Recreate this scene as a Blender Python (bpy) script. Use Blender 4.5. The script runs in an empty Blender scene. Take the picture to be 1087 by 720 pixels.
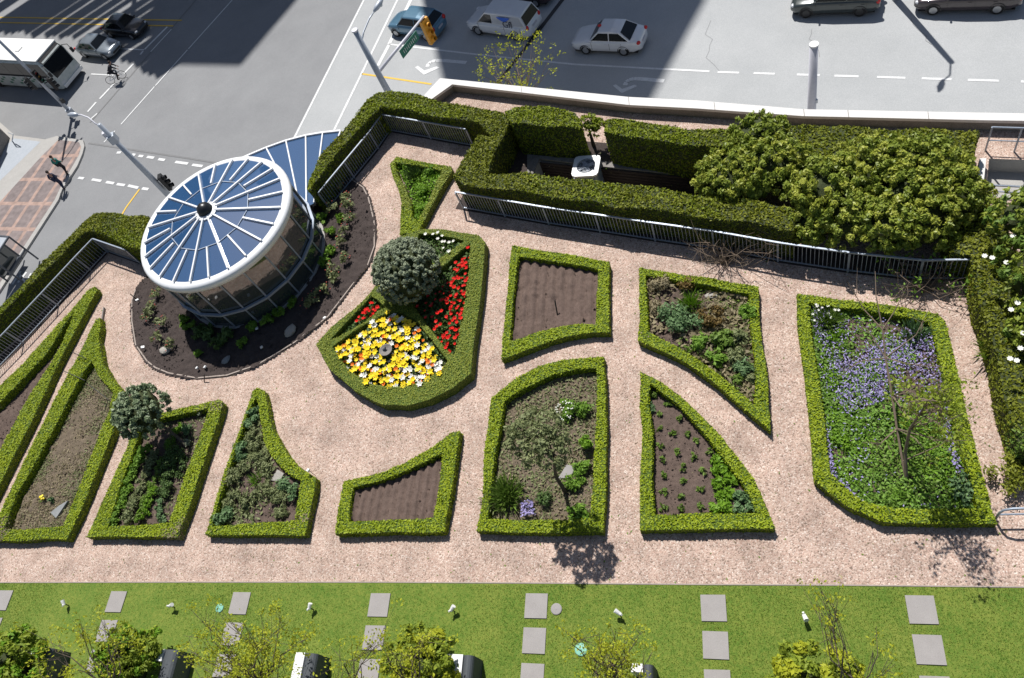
import bpy, math, random
import numpy as np
from mathutils import Vector, Matrix
from mathutils.geometry import tessellate_polygon
PI=math.pi; rnd=random.Random(7); rng=np.random.default_rng(11)
sc=bpy.context.scene; COL=sc.collection
# ---------------------------------------------------------------- camera model (solved from the photograph)
R=np.array([[0.95528432,0.07411911,-0.28624855],[-0.08543871,-0.85758954,-0.50718872],[-0.28307614,0.50896614,-0.8129092]])
F=826.21; CX,CY=543.5,360.; H=22.; S=-9.
def W(px,py,z=0.):
    v=R.T@np.array([px-CX,py-CY,F]); t=(z-H)/v[2]
    return np.array([v[0]*t,v[1]*t,z])
def XY(pts,z=0.): return [tuple(W(x,y,z)[:2]) for x,y in pts]
# ---------------------------------------------------------------- mesh builder
class G:
    def __init__(s): s.V=[];s.n=0;s.F=[]   # F: (faces array, mat, var array)
    def add(s,V,Fc,m=0,var=None):
        V=np.asarray(V,float).reshape(-1,3)
        if isinstance(Fc,np.ndarray): groups=[Fc]
        else:
            d={}
            for f in Fc: d.setdefault(len(f),[]).append(f)
            groups=[np.array(x) for x in d.values()]
        for g in groups:
            if len(g)==0: continue
            vv=np.full(len(g),.5) if var is None else (var if len(groups)==1 and hasattr(var,'__len__') else np.full(len(g),float(np.mean(var))))
            s.F.append((g+s.n,m,vv))
        s.V.append(V); s.n+=len(V); return s
    def box(s,c,sz,rz=0,m=0,ry=0,rx=0):
        x,y,z=[a/2 for a in sz]
        V=np.array([[a,b,d] for d in(-z,z) for a,b in((-x,-y),(x,-y),(x,y),(-x,y))])
        M=np.array(Matrix.Rotation(rz,3,'Z')@Matrix.Rotation(ry,3,'Y')@Matrix.Rotation(rx,3,'X'))
        return s.add(V@M.T+np.array(c),[(3,2,1,0),(4,5,6,7),(0,1,5,4),(1,2,6,5),(2,3,7,6),(3,0,4,7)],m)
    def bar(s,a,b,w,h,m=0):   # box from a to b, w wide, h high
        a=np.array(a,float);b=np.array(b,float);d=b-a;L=np.linalg.norm(d);d/=L
        u=np.cross(d,[0,0,1.]); 
        if np.linalg.norm(u)<1e-3:u=np.array([1.,0,0])
        u/=np.linalg.norm(u);v=np.cross(u,d)
        V=[p+u*i*w/2+v*j*h/2 for p in(a,b) for i,j in((-1,-1),(1,-1),(1,1),(-1,1))]
        return s.add(V,[(0,1,2,3),(7,6,5,4),(0,4,5,1),(1,5,6,2),(2,6,7,3),(3,7,4,0)],m)
    def tube(s,pts,r,k=8,m=0,cap=True):
        P=np.array(pts,float);n=len(P); r=np.full(n,r) if np.isscalar(r) else np.array(r,float)
        T=np.gradient(P,axis=0) if n>2 else np.array([P[1]-P[0]]*2)
        T/=np.linalg.norm(T,axis=1)[:,None]+1e-9
        u=np.cross(T[0],[0,0,1.]); 
        if np.linalg.norm(u)<1e-2:u=np.array([1.,0,0])
        V=[]
        for i in range(n):
            u=u-T[i]*(u@T[i]);u/=np.linalg.norm(u)+1e-9;v=np.cross(T[i],u)
            for j in range(k):
                a=2*PI*j/k;V.append(P[i]+(u*math.cos(a)+v*math.sin(a))*r[i])
        Fc=[(i*k+j,i*k+(j+1)%k,(i+1)*k+(j+1)%k,(i+1)*k+j) for i in range(n-1) for j in range(k)]
        if cap: Fc+= [tuple(range(k-1,-1,-1)),tuple((n-1)*k+j for j in range(k))]
        return s.add(V,Fc,m)
    def lathe(s,prof,k=24,c=(0,0,0),m=0,axis='z'):
        V=[];n=len(prof)
        for r,z in prof:
            for j in range(k):
                a=2*PI*j/k; p=(r*math.cos(a),r*math.sin(a),z)
                if axis=='y': p=(p[0],p[2],p[1])
                V.append(np.array(p)+np.array(c))
        Fc=[(i*k+j,i*k+(j+1)%k,(i+1)*k+(j+1)%k,(i+1)*k+j) for i in range(n-1) for j in range(k)]
        Fc+=[tuple(range(k)),tuple((n-1)*k+j for j in range(k))]
        return s.add(V,Fc,m)
    def prism(s,poly,z0,z1,holes=(),m=0,side=None,bottom=False):
        loops=[list(poly)]+[list(h) for h in holes]
        tv=[[Vector((p[0],p[1],0)) for p in L] for L in loops]
        tri=tessellate_polygon(tv); flat=[p for L in loops for p in L]
        V=[(p[0],p[1],z1) for p in flat]; Fc=[]
        for t in tri:
            a,b,c=[flat[i] for i in t]
            if (b[0]-a[0])*(c[1]-a[1])-(b[1]-a[1])*(c[0]-a[0])<0: t=t[::-1]
            Fc.append(tuple(t))
        s.add(V,Fc,m)
        if z1-z0>1e-6:
            for L in loops:
                n=len(L);V=[(p[0],p[1],z) for z in(z0,z1) for p in L]
                s.add(V,[(i,(i+1)%n,n+(i+1)%n,n+i) for i in range(n)],m if side is None else side)
        return s
    def ico(s,c,r,m=0,sub=2,sq=(1,1,1),noise=0,seed=0):
        import bmesh
        bm=bmesh.new();bmesh.ops.create_icosphere(bm,subdivisions=sub,radius=1)
        V=np.array([v.co[:] for v in bm.verts]);Fc=np.array([[v.index for v in f.verts] for f in bm.faces]);bm.free()
        if noise:
            q=np.random.default_rng(seed);
            for _ in range(5):
                d=q.normal(size=3);d/=np.linalg.norm(d);V=V*(1+noise*.4*np.sin(3.5*(V@d)+q.uniform(0,6)))[:,None]
        return s.add(V*np.array(sq)*r+np.array(c),Fc,m)
    def tris(s):
        V=np.concatenate(s.V);out=[]
        for f,m,_ in s.F:
            out.append(V[f[:,:3]])
            for k in range(3,f.shape[1]): out.append(V[f[:,[0,k-1,k]]])
        return np.concatenate(out)
    def build(s,name,mats,parent=None,origin=None,smooth=False,local=False):
        me=bpy.data.meshes.new(name); V=np.concatenate(s.V)
        if not local:
            o=np.zeros(3)
            if parent is not None:
                p=parent
                while p is not None: o=o+np.array(p.location);p=p.parent
            if origin is not None: o=np.array(origin,float)
            V=V-o
        me.vertices.add(len(V));me.vertices.foreach_set('co',V.ravel())
        lo=np.concatenate([f.ravel() for f,_,_ in s.F]);sz=np.concatenate([np.full(len(f),f.shape[1]) for f,_,_ in s.F])
        st=np.concatenate([[0],np.cumsum(sz)[:-1]])
        me.loops.add(len(lo));me.loops.foreach_set('vertex_index',lo.astype(np.int32))
        me.polygons.add(len(sz));me.polygons.foreach_set('loop_start',st.astype(np.int32));me.polygons.foreach_set('loop_total',sz.astype(np.int32))
        me.polygons.foreach_set('material_index',np.concatenate([np.full(len(f),m) for f,m,_ in s.F]).astype(np.int32))
        me.polygons.foreach_set('use_smooth',np.full(len(sz),bool(smooth)))
        at=me.attributes.new('v','FLOAT','FACE');at.data.foreach_set('value',np.concatenate([v for _,_,v in s.F]).astype(np.float32))
        me.update(calc_edges=True)
        for m in (mats if isinstance(mats,(list,tuple)) else [mats]): me.materials.append(m)
        ob=bpy.data.objects.new(name,me);COL.objects.link(ob)
        if parent is not None: ob.parent=parent
        elif origin is not None: ob.location=origin
        return ob
def tag(o,label=None,cat=None,group=None,kind=None):
    if label:o['label']=label
    if cat:o['category']=cat
    if group:o['group']=group
    if kind:o['kind']=kind
    return o
def empty(name,loc,label,cat,group=None,rz=0):
    o=bpy.data.objects.new(name,None);COL.objects.link(o);o.location=loc;o.rotation_euler=(0,0,rz)
    return tag(o,label,cat,group)
def copy_tree(o,parent=None,loc=None,rz=None,label=None):
    c=o.copy();COL.objects.link(c)
    if parent is not None:c.parent=parent
    if loc is not None:c.location=loc
    if rz is not None:c.rotation_euler=(0,0,rz)
    if label:c['label']=label
    for ch in list(o.children): copy_tree(ch,c)
    return c
def struct(name,g,mats,kind='structure'): return tag(g.build(name,mats,origin=(0,0,0)),kind=kind)
# ---------------------------------------------------------------- materials
def mat(name,c,c2=None,rough=.8,metal=0,ns=4,ns2=None,bump=0,bs=40,attr=0,spec=None,trans=0,contrast=1,coat=0,dist='noise'):
    m=bpy.data.materials.new(name);m.use_nodes=True;nt=m.node_tree;N=nt.nodes;L=nt.links;b=N['Principled BSDF']
    b.inputs['Roughness'].default_value=rough;b.inputs['Metallic'].default_value=metal
    if spec is not None:b.inputs['Specular IOR Level'].default_value=spec
    if coat:b.inputs['Coat Weight'].default_value=coat;b.inputs['Coat Roughness'].default_value=.05
    c=(*c,1); tc=N.new('ShaderNodeTexCoord')
    if name in('stepping_stone','leafy'): tc=N.new('ShaderNodeNewGeometry');tc_out='Position'
    else: tc_out='Object'
    if c2 is None: b.inputs['Base Color'].default_value=c;
    col=None
    if c2 is not None:
        mx=N.new('ShaderNodeMix');mx.data_type='RGBA';mx.inputs[6].default_value=c;mx.inputs[7].default_value=(*c2,1)
        n=N.new('ShaderNodeTexNoise');n.inputs['Scale'].default_value=ns;n.inputs['Detail'].default_value=6;n.inputs['Roughness'].default_value=.65
        L.new(tc.outputs[tc_out],n.inputs['Vector'])
        mr=N.new('ShaderNodeMapRange');mr.inputs[1].default_value=.5-.22/contrast;mr.inputs[2].default_value=.5+.22/contrast
        L.new(n.outputs['Fac'],mr.inputs[0]);f=mr.outputs[0]
        if ns2:
            n2=N.new('ShaderNodeTexNoise');n2.inputs['Scale'].default_value=ns2;n2.inputs['Detail'].default_value=3
            L.new(tc.outputs[tc_out],n2.inputs['Vector']);r2=N.new('ShaderNodeMapRange');r2.inputs[1].default_value=.33;r2.inputs[2].default_value=.67
            L.new(n2.outputs['Fac'],r2.inputs[0]);a=N.new('ShaderNodeMath');a.operation='ADD';L.new(f,a.inputs[0]);L.new(r2.outputs[0],a.inputs[1])
            h=N.new('ShaderNodeMath');h.operation='MULTIPLY';h.inputs[1].default_value=.5;L.new(a.outputs[0],h.inputs[0]);f=h.outputs[0]
        if attr:
            at=N.new('ShaderNodeAttribute');at.attribute_name='v'
            x=N.new('ShaderNodeMix');x.inputs[0].default_value=attr;L.new(f,x.inputs[2]);L.new(at.outputs['Fac'],x.inputs[3]);f=x.outputs[0]
        L.new(f,mx.inputs[0]);L.new(mx.outputs[2],b.inputs['Base Color']);col=mx.outputs[2]
    if bump:
        bn=N.new('ShaderNodeTexNoise');bn.inputs['Scale'].default_value=bs;bn.inputs['Detail'].default_value=4;L.new(tc.outputs[tc_out],bn.inputs['Vector'])
        bp=N.new('ShaderNodeBump');bp.inputs['Strength'].default_value=bump;bp.inputs['Distance'].default_value=.02
        L.new(bn.outputs['Fac'],bp.inputs['Height']);L.new(bp.outputs[0],b.inputs['Normal'])
    if trans:
        t=N.new('ShaderNodeBsdfTranslucent');ms=N.new('ShaderNodeMixShader');ms.inputs[0].default_value=trans
        if col: L.new(col,t.inputs[0])
        else: t.inputs[0].default_value=c
        L.new(b.outputs[0],ms.inputs[1]);L.new(t.outputs[0],ms.inputs[2]);L.new(ms.outputs[0],N['Material Output'].inputs[0])
    return m
def leafmat(name,c,c2,trans=.25,attr=.6,ns=1.2,rough=.6): return mat(name,c,c2,rough=rough,ns=ns,attr=attr,trans=trans,spec=.3)
def pebble(name,cols,scale,base_noise,bump=.6):
    m=bpy.data.materials.new(name);m.use_nodes=True;nt=m.node_tree;N=nt.nodes;L=nt.links;b=N['Principled BSDF'];b.inputs['Roughness'].default_value=.9
    tc=N.new('ShaderNodeTexCoord');v=N.new('ShaderNodeTexVoronoi');v.inputs['Scale'].default_value=scale;L.new(tc.outputs['Object'],v.inputs['Vector'])
    s=N.new('ShaderNodeSeparateColor');L.new(v.outputs['Color'],s.inputs[0]);cr=N.new('ShaderNodeValToRGB');e=cr.color_ramp.elements
    e[0].color=(*cols[0],1);e[1].color=(*cols[-1],1)
    for i,c in enumerate(cols[1:-1]): x=e.new((i+1)/(len(cols)-1));x.color=(*c,1)
    L.new(s.outputs[0],cr.inputs[0])
    n=N.new('ShaderNodeTexNoise');n.inputs['Scale'].default_value=base_noise;n.inputs['Detail'].default_value=8;n.inputs['Roughness'].default_value=.7;L.new(tc.outputs['Object'],n.inputs['Vector'])
    mr=N.new('ShaderNodeMapRange');mr.inputs[1].default_value=.3;mr.inputs[2].default_value=.7;mr.inputs[3].default_value=.66;mr.inputs[4].default_value=1.2;L.new(n.outputs['Fac'],mr.inputs[0])
    mx=N.new('ShaderNodeMix');mx.data_type='RGBA';mx.blend_type='MULTIPLY';mx.inputs[0].default_value=1;L.new(cr.outputs[0],mx.inputs[6]);L.new(mr.outputs[0],mx.inputs[7]);L.new(mx.outputs[2],b.inputs['Base Color'])
    bp=N.new('ShaderNodeBump');bp.inputs['Strength'].default_value=bump;bp.inputs['Distance'].default_value=.02;L.new(v.outputs['Distance'],bp.inputs['Height']);bp.invert=True;L.new(bp.outputs[0],b.inputs['Normal'])
    return m
M={}
M['gravel']=pebble('pink_gravel',[(.22,.155,.12),(.47,.34,.27),(.57,.44,.36),(.43,.28,.22),(.70,.60,.52)],30,.9)
M['gravel_edge']=mat('path_edging',(.30,.25,.21),(.4,.34,.3),ns=8)
M['soil']=mat('garden_soil',(.055,.037,.03),(.18,.13,.105),ns=7,ns2=45,bump=1,bs=60,rough=1,contrast=1.2)
M['soil_ploughed']=mat('ploughed_soil',(.075,.05,.04),(.19,.135,.11),ns=9,ns2=45,bump=1,bs=60,rough=1)
M['soil_dark_and_shade']=mat('dark_compost_and_shade',(.03,.022,.02),(.085,.065,.058),ns=9,ns2=50,bump=1,bs=70,rough=1)  # compost colour; also paints the hedge shade at the pit and railings
M['soil_litter']=mat('weedy_soil',(.09,.068,.048),(.22,.175,.12),ns=4,ns2=30,bump=1,bs=60,rough=1)
M['asphalt']=mat('asphalt',(.185,.19,.197),(.29,.295,.30),ns=.22,ns2=30,bump=.1,bs=90,rough=.9)
M['road_concrete']=mat('concrete_road',(.31,.325,.33),(.46,.47,.472),ns=.22,ns2=20,bump=.1,bs=80,rough=.85)
M['marking']=mat('road_paint',(.5,.51,.51),(.8,.81,.81),ns=3,ns2=15,rough=.6)
M['yellow_paint']=mat('yellow_road_paint',(.65,.42,.05),(.75,.5,.08),ns=5)
M['tar']=mat('tar_joint',(.03,.032,.035),(.05,.05,.055),ns=6)
M['tar_faint']=mat('worn_joint',(.15,.152,.155),(.21,.212,.215),ns=6)
M['concrete']=mat('concrete',(.34,.33,.31),(.44,.43,.41),ns=2,ns2=20,bump=.15,bs=50)
M['concrete_dark']=mat('weathered_concrete',(.13,.12,.11),(.3,.28,.26),ns=3,ns2=25,bump=.2,bs=50)
M['parapet']=mat('white_coping',(.60,.59,.57),(.74,.73,.71),ns=3,ns2=18,bump=.1)
M['slab']=mat('stepping_stone',(.28,.262,.25),(.36,.34,.325),ns=3,ns2=60,bump=.3,bs=120)
M['lawn']=mat('lawn_turf',(.075,.17,.012),(.24,.28,.045),ns=1.1,ns2=14,bump=1,bs=90,rough=.9)
M['box']=leafmat('box_hedge_leaf',(.17,.25,.006),(.37,.44,.018),trans=.14)
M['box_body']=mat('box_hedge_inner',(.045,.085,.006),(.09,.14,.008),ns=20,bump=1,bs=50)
M['boxfine']=leafmat('clipped_hedge_leaf',(.17,.215,.025),(.34,.38,.055),trans=.14)
M['yew']=leafmat('yew_leaf',(.095,.125,.01),(.30,.32,.027),ns=.8,attr=.5)
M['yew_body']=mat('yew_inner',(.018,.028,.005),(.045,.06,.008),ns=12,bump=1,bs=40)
M['yewlime']=leafmat('yew_bright_leaf',(.14,.20,.01),(.31,.36,.02))
M['metal']=mat('galvanised_steel',(.27,.32,.39),(.36,.41,.48),ns=8,rough=.45,metal=.3)
M['polegrey']=mat('painted_pole',(.42,.46,.52),(.52,.56,.61),ns=6,rough=.4,metal=.2)
M['polewhite']=mat('pale_pole',(.6,.6,.66),(.7,.7,.75),ns=6,rough=.4)
M['white']=mat('white_frame',(.78,.79,.8),(.85,.86,.87),ns=8,rough=.35)
M['whitepl']=mat('white_plastic',(.8,.8,.79),rough=.4)
M['black']=mat('black_metal',(.015,.016,.018),rough=.35)
M['darkmetal']=mat('dark_frame',(.06,.07,.085),(.1,.11,.13),ns=6,rough=.4)
def glass(name,c,rough=.03,tr=.0,ior=1.9):
    m=mat(name,c,rough=rough,spec=1. if ior>1.6 else .5);b=m.node_tree.nodes['Principled BSDF'];b.inputs['IOR'].default_value=ior
    b.inputs['Transmission Weight'].default_value=tr;return m
M['roofglass']=glass('tinted_roof_glass',(.03,.09,.21),ior=2.2)
M['wallglass']=glass('dark_wall_glass',(.05,.06,.056),ior=1.7)
M['carglass']=glass('car_glass',(.008,.01,.012),ior=1.42)
M['bark']=mat('bark',(.06,.045,.033),(.13,.1,.075),ns=10,bump=1,bs=30,rough=.95)
M['twig']=mat('brown_twig',(.16,.115,.08),(.25,.19,.14),ns=10,rough=.9)
M['rock']=mat('fieldstone',(.27,.25,.22),(.42,.4,.36),ns=5,ns2=30,bump=1,bs=15)
M['slate']=mat('slate',(.2,.21,.21),(.3,.31,.31),ns=5,bump=.5,bs=20)
M['green']=leafmat('fresh_green_leaf',(.09,.20,.015),(.24,.40,.05))
M['bright']=leafmat('bright_green_leaf',(.12,.26,.01),(.22,.38,.03))
M['midgreen']=leafmat('mid_green_leaf',(.09,.17,.02),(.22,.33,.06))
M['darkgreen']=leafmat('dark_green_leaf',(.04,.085,.018),(.12,.19,.05),trans=.1)
M['greyleaf']=leafmat('grey_green_leaf',(.13,.17,.10),(.48,.53,.36),trans=.15,rough=.75)
M['glossy']=leafmat('glossy_leaf',(.08,.13,.05),(.36,.43,.26),trans=.12,rough=.5)
M['blueleaf']=leafmat('blue_green_leaf',(.07,.15,.05),(.21,.32,.14),trans=.15)
M['olive']=leafmat('olive_leaf',(.12,.155,.055),(.30,.33,.15),trans=.2)
M['rhodo']=leafmat('shrub_leaf',(.12,.18,.016),(.38,.44,.07),ns=.7,rough=.45)
M['rhodo2']=leafmat('shrub_leaf_yellow',(.22,.27,.02),(.56,.58,.11),ns=.7,rough=.45)
M['yellowleaf']=leafmat('young_yellow_leaf',(.32,.37,.02),(.58,.60,.05),trans=.4)
M['treeleaf']=leafmat('tree_leaf',(.15,.22,.015),(.36,.43,.05),trans=.3)
M['bronze']=leafmat('bronze_leaf',(.12,.07,.02),(.24,.17,.05))
M['dry']=leafmat('dry_stalk',(.18,.15,.08),(.42,.36,.22))
M['grassblade']=leafmat('grass_blade',(.09,.22,.014),(.32,.38,.06),ns=.8,trans=.35)
M['red']=mat('red_petal',(.75,.02,.008),(.6,.01,.01),ns=20,rough=.5)
M['yellow']=mat('yellow_petal',(.92,.76,.03),(.88,.62,.015),ns=20,rough=.5)
M['orange']=mat('orange_petal',(.85,.16,.02),(.85,.3,.03),ns=20,rough=.5)
M['petalwhite']=mat('white_petal',(.82,.82,.74),rough=.5)
M['violet']=mat('violet_petal',(.24,.20,.44),(.42,.37,.62),ns=30,attr=.8,rough=.6)
M['roseflower']=mat('pink_bud',(.5,.1,.07),rough=.5)
# ---------------------------------------------------------------- foliage helpers
def unit(a): return a/(np.linalg.norm(a,axis=-1,keepdims=True)+1e-9)
def leafquads(g,P,N,size,m=0,spread=.8,el=1.5,v=None,fold=0):
    n=len(P)
    if n==0:return
    Nn=unit(N+rng.normal(size=(n,3))*spread);t=unit(np.cross(Nn,rng.normal(size=(n,3))));b=np.cross(Nn,t)
    s=(size*rng.uniform(.65,1.35,n))[:,None]
    V=np.stack([P-t*s*el/2,P-b*s/2*.8,P+t*s*el/2,P+b*s/2*.8],1).reshape(-1,3)
    Fc=np.arange(4*n).reshape(n,4)
    g.add(V,Fc,m,rng.uniform(0,1,n) if v is None else v)
def sample(tris,n):
    a=np.cross(tris[:,1]-tris[:,0],tris[:,2]-tris[:,0]);A=np.linalg.norm(a,axis=1);idx=rng.choice(len(tris),n,p=A/A.sum())
    r1=np.sqrt(rng.uniform(size=n));r2=rng.uniform(size=n);T=tris[idx]
    return (1-r1)[:,None]*T[:,0]+(r1*(1-r2))[:,None]*T[:,1]+(r1*r2)[:,None]*T[:,2],unit(a[idx])
def area(tris): return np.linalg.norm(np.cross(tris[:,1]-tris[:,0],tris[:,2]-tris[:,0]),axis=1).sum()/2
def inpoly(P,poly):
    x,y=P[:,0],P[:,1];c=np.zeros(len(P),bool);n=len(poly)
    for i in range(n):
        x1,y1=poly[i];x2,y2=poly[(i+1)%n]
        if y1==y2: continue
        k=((y1>y)!=(y2>y))&(x<(x2-x1)*(y-y1)/(y2-y1)+x1);c^=k
    return c
def rpoly(poly,n,zlo=0,zhi=0):
    poly=np.array(poly);lo,hi=poly.min(0),poly.max(0);out=np.zeros((0,2))
    while len(out)<n:
        q=rng.uniform(lo,hi,(max(n*2,50),2));out=np.concatenate([out,q[inpoly(q,poly)]])
    out=out[:n];return np.c_[out,rng.uniform(zlo,zhi,n) if zhi>zlo else np.full(n,zlo)]
def smooth_noise(P,f,seed=0):
    q=np.random.default_rng(seed);o=np.zeros(len(P));P=np.asarray(P)[:,:2]*f*.22
    for k in range(3):
        T=q.normal(size=(61,61));a=q.uniform(0,6.3);X=P@np.array([[math.cos(a),-math.sin(a)],[math.sin(a),math.cos(a)]])*(1.9**k)+q.uniform(0,60,2)
        i=np.floor(X).astype(int);u=X-i;u=u*u*(3-2*u);i%=60;j=i+1
        o+=((T[i[:,0],i[:,1]]*(1-u[:,0])+T[j[:,0],i[:,1]]*u[:,0])*(1-u[:,1])+(T[i[:,0],j[:,1]]*(1-u[:,0])+T[j[:,0],j[:,1]]*u[:,0])*u[:,1])*.6**k
    return o/.95
def round_poly(p,rad=.0): return p
def densify(poly,step):
    out=[];n=len(poly)
    for i in range(n):
        a=np.array(poly[i]);b=np.array(poly[(i+1)%n]);k=max(1,int(np.linalg.norm(b-a)/step))
        for j in range(k): out.append(tuple(a+(b-a)*j/k))
    return out
def offset(P,e):
    P=np.array(P);a=np.roll(P,1,0);b=np.roll(P,-1,0);t=unit(b-a);n=np.c_[t[:,1],-t[:,0]]
    A=np.sum(P[:,0]*b[:,1]-b[:,0]*P[:,1]);n=n if A>0 else -n   # outward
    return [tuple(x) for x in P+n*e]
def hedge(name,outer,holes,z,label,leaf='box',body='box_body',dens=900,size=.05,cat='hedge',group=None,zb=0,mix=None,wob=.022,spread=.48,ins=.03,hins=.045):
    """clipped hedge: outline and openings traced at its top, z metres up"""
    po=densify(XY(outer,z),.35);ph=[densify(XY(h,z),.35) for h in holes]
    def wobble(p): 
        P=np.array(p);return [tuple(x) for x in P+np.c_[smooth_noise(P,3,1),smooth_noise(P,3,2)]*wob]
    po=wobble(offset(po,-ins));ph=[wobble(offset(h,hins)) for h in ph]
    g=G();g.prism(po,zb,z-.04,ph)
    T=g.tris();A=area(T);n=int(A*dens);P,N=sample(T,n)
    # keep normals outward (sides may be flipped: randomise by both)
    P=P+N*rng.uniform(-.015,.03,(n,1))
    P[:,2]+=np.abs(smooth_noise(P[:,:2],4,5))*.022*(N[:,2]>.5)
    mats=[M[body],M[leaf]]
    if mix:
        mats.append(M[mix[0]]);k=smooth_noise(P,mix[2],9)+rng.normal(size=n)*.5>mix[1]
        leafquads(g,P[~k],N[~k],size,1,spread);leafquads(g,P[k],N[k],size,2,spread)
    else:
        mats.append(M['dry']);k=(smooth_noise(P,2.2,19)+rng.normal(size=n)*.35>2.0)&(rng.uniform(size=n)<.8);leafquads(g,P[~k],N[~k],size,1,spread);leafquads(g,P[k],N[k],size,2,spread)
    c=np.array(po).mean(0)
    return tag(g.build(name,mats,origin=(c[0],c[1],zb)),label,cat,group)
def clump(g,c,r,n,size,m=0,sq=(1,1,1),shell=.5,el=1.5,spread=.6,k=14):
    """leaf clusters on an uneven ellipsoid"""
    c=np.array(c);D=unit(rng.normal(size=(k,3)));D[:,2]=np.abs(D[:,2])*1.0-.25;rr=rng.uniform(shell,1,k)[:,None]
    C=c+D*rr*r*np.array(sq);per=max(1,n//k)
    cr=r*(.45 if k<20 else .9*(3.2/k)**.5)
    for i in range(k):
        q=unit(rng.normal(size=(per,3)));P=C[i]+q*cr*rng.uniform(.3,1,(per,1))*np.array([1,1,.8])
        leafquads(g,P,q+np.array([0,0,.5]),size,m,spread,el)
def inner_core(g,c,r,m,sq=(1,1,1),seed=0): g.ico(c,r,m,2,sq,.12,seed)
def plant(name,loc,label,cat,r=.25,h=.3,n=160,leaf='green',size=.06,el=2,group=None,flower=None,nf=0,fs=.05,k=10,upright=False,parent=None):
    g=G();c=np.array([0,0,h*.5])
    if upright:
        P=rng.normal(size=(n,3))*[r*.45,r*.45,0];P[:,2]=rng.uniform(.0,h*.5,n);d=unit(np.c_[P[:,:2]/max(r,.01)*.8+rng.normal(size=(n,2))*.2,np.ones(n)])
        L=rng.uniform(.5,1,n)[:,None]*h*.8;w=unit(np.cross(d,rng.normal(size=(n,3))))*size*.25
        V=np.stack([P-w,P+w,P+w*.6+d*L*.6,P+d*L+np.c_[d[:,:2]*.1*h,np.zeros(n)]],1).reshape(-1,3);g.add(V,np.arange(4*n).reshape(n,4),0,rng.uniform(0,1,n))
    else: clump(g,c,r,n,size,0,(1,1,h/r*.6),.3,el,k=k)
    mats=[M[leaf]]
    if flower:
        mats.append(M[flower]);q=unit(rng.normal(size=(nf,3)));q[:,2]=np.abs(q[:,2]);P=c+q*np.array([r*.9,r*.9,h*.6]);
        for p in P: g.ico(p,fs/2,1,1,(1,1,.7))
    return tag(g.build(name,mats,local=True,origin=loc),label,cat,group)
exec_parts=[]
# ================================================================ SETTING
AZ=math.radians(-73.3);EL=math.radians(57)
g=G();g.add([(-400,-400,S-.02),(400,-400,S-.02),(400,400,S-.02),(-400,400,S-.02)],[(0,1,2,3)])
struct('street',g,M['asphalt'])
def flat(name,pts,z,m,zc=None): # pts in photo pixels on plane z
    g=G();g.prism(XY(pts,z),z,z);return struct(name,g,M[m])
flat('concrete_roadway',[(386.4,0),(312,147),(290,240),(500,330),(1400,330),(1400,-160),(470,-160)],S-.012,'road_concrete')
def stripe(g,a,b,w,z=S): 
    A=W(*a,z);B=W(*b,z);d=unit(B-A);n=np.array([-d[1],d[0],0])*w/2
    g.add([A-n,B-n,B+n,A+n],[(0,1,2,3)])
wm=G()
for a,b,w in [((420,-67),(312,147),.17),((451,-60),(354.7,138),.17),((436,0),(413,47),.28),((413,47.5),(401,70),.26),((413,47),(515.7,59),.14),((515.7,59),(610,68.4),.14),((610,68.4),(687,72.5),.14),((687,72.5),(753,75.8),.14),
  ((246.6,0),(200,52),.12),((199,53),(165,91),.12),((164,92),(128.5,132),.12),((122,139),(110.4,151),.12),((88,50),(153,53),.12),((96.6,78.6),(120.5,80),.12),
  ((177.6,28.5),(153.6,52.4),.2),((151.8,54.3),(149,58),.2),((141.7,67.7),(131.5,78.2),.2),((121.4,88.3),(105.8,104.9),.2),((102,108.5),(93,118.7),.2),((103,120.5),(95.7,127),.14),((182,31),(160,55),.12),
  ((124,162),(128.5,162),.22),((140,164),(143.5,164.6),.22),((147,165.5),(152,166),.22),((156,166.6),(163.5,167.6),.22),((168,169),(175,170),.22),((186,172),(199.5,173.8),.22),((204,175),(215,176.5),.22),((222,177.5),(238,180),.22),
  ((83,188.8),(89,189.5),.22),((97.5,190.5),(107.5,192.2),.22),((112.5,193.3),(121,194.7),.22),((124,195.5),(132.5,196.7),.22),((136,197),(146.7,199.5),.22),((150.8,200),(157.5,201),.22),
  ((13,302),(22,288),.2),((19,300),(28,289),.2),((20,291),(27,301),.2),((27,301),(33,290),.16)]: stripe(wm,a,b,w)
for a,b in [(203,265),(307,368),(432,498),(540,610),(663,745),(792,878),(925,1015),(1078,1165)]:
    f=lambda u:(687+u/2.7175,(208+(u-203)*.031)/2.7175)
    stripe(wm,f(a),f(b),.15)
struct('white_road_markings',wm,M['marking'])
def arrow(dx,dy):
    g=G();q=lambda x,y:(x+dx,y+dy)
    stripe(g,q(495,66.5),q(470,64.3),.28)
    pts=[(470,64.3),(462.7,64.2),(458,65.5),(455,67.5),(453.5,71)]
    for a,b in zip(pts,pts[1:]): stripe(g,q(*a),q(*b),.28)
    g.prism(XY([q(440.5,71.5),q(443.5,70),q(450.5,75),q(463.5,70.5),q(466.5,72),q(450,79.5)],S+.004),S+.004,S+.004)
    return g
struct('turn_arrow_marking',arrow(0,0),M['marking'])
struct('turn_arrow_marking',arrow(210,19.5),M['marking'])
ym=G()
for a,b in [((0,18.4),(193,21.7)),((0,24),(184,27.6)),((384,78.4),(458,89.4)),((148,201),(134,220)),((134,220),(128,230))]: stripe(ym,a,b,.14)
struct('yellow_road_markings',ym,M['yellow_paint'])
tj=G();stripe(tj,(603,-8),(560,48),.3,S+.004);stripe(tj,(560,48),(528,88),.22,S+.004);struct('road_joint',tj,M['tar'])
tf=G()
for a,b in [((94,152),(200,168)),((200,168),(236,174)),((215,-8),(95.7,130)),((0,145),(48,148))]: stripe(tf,a,b,.14,S-.004)
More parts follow.
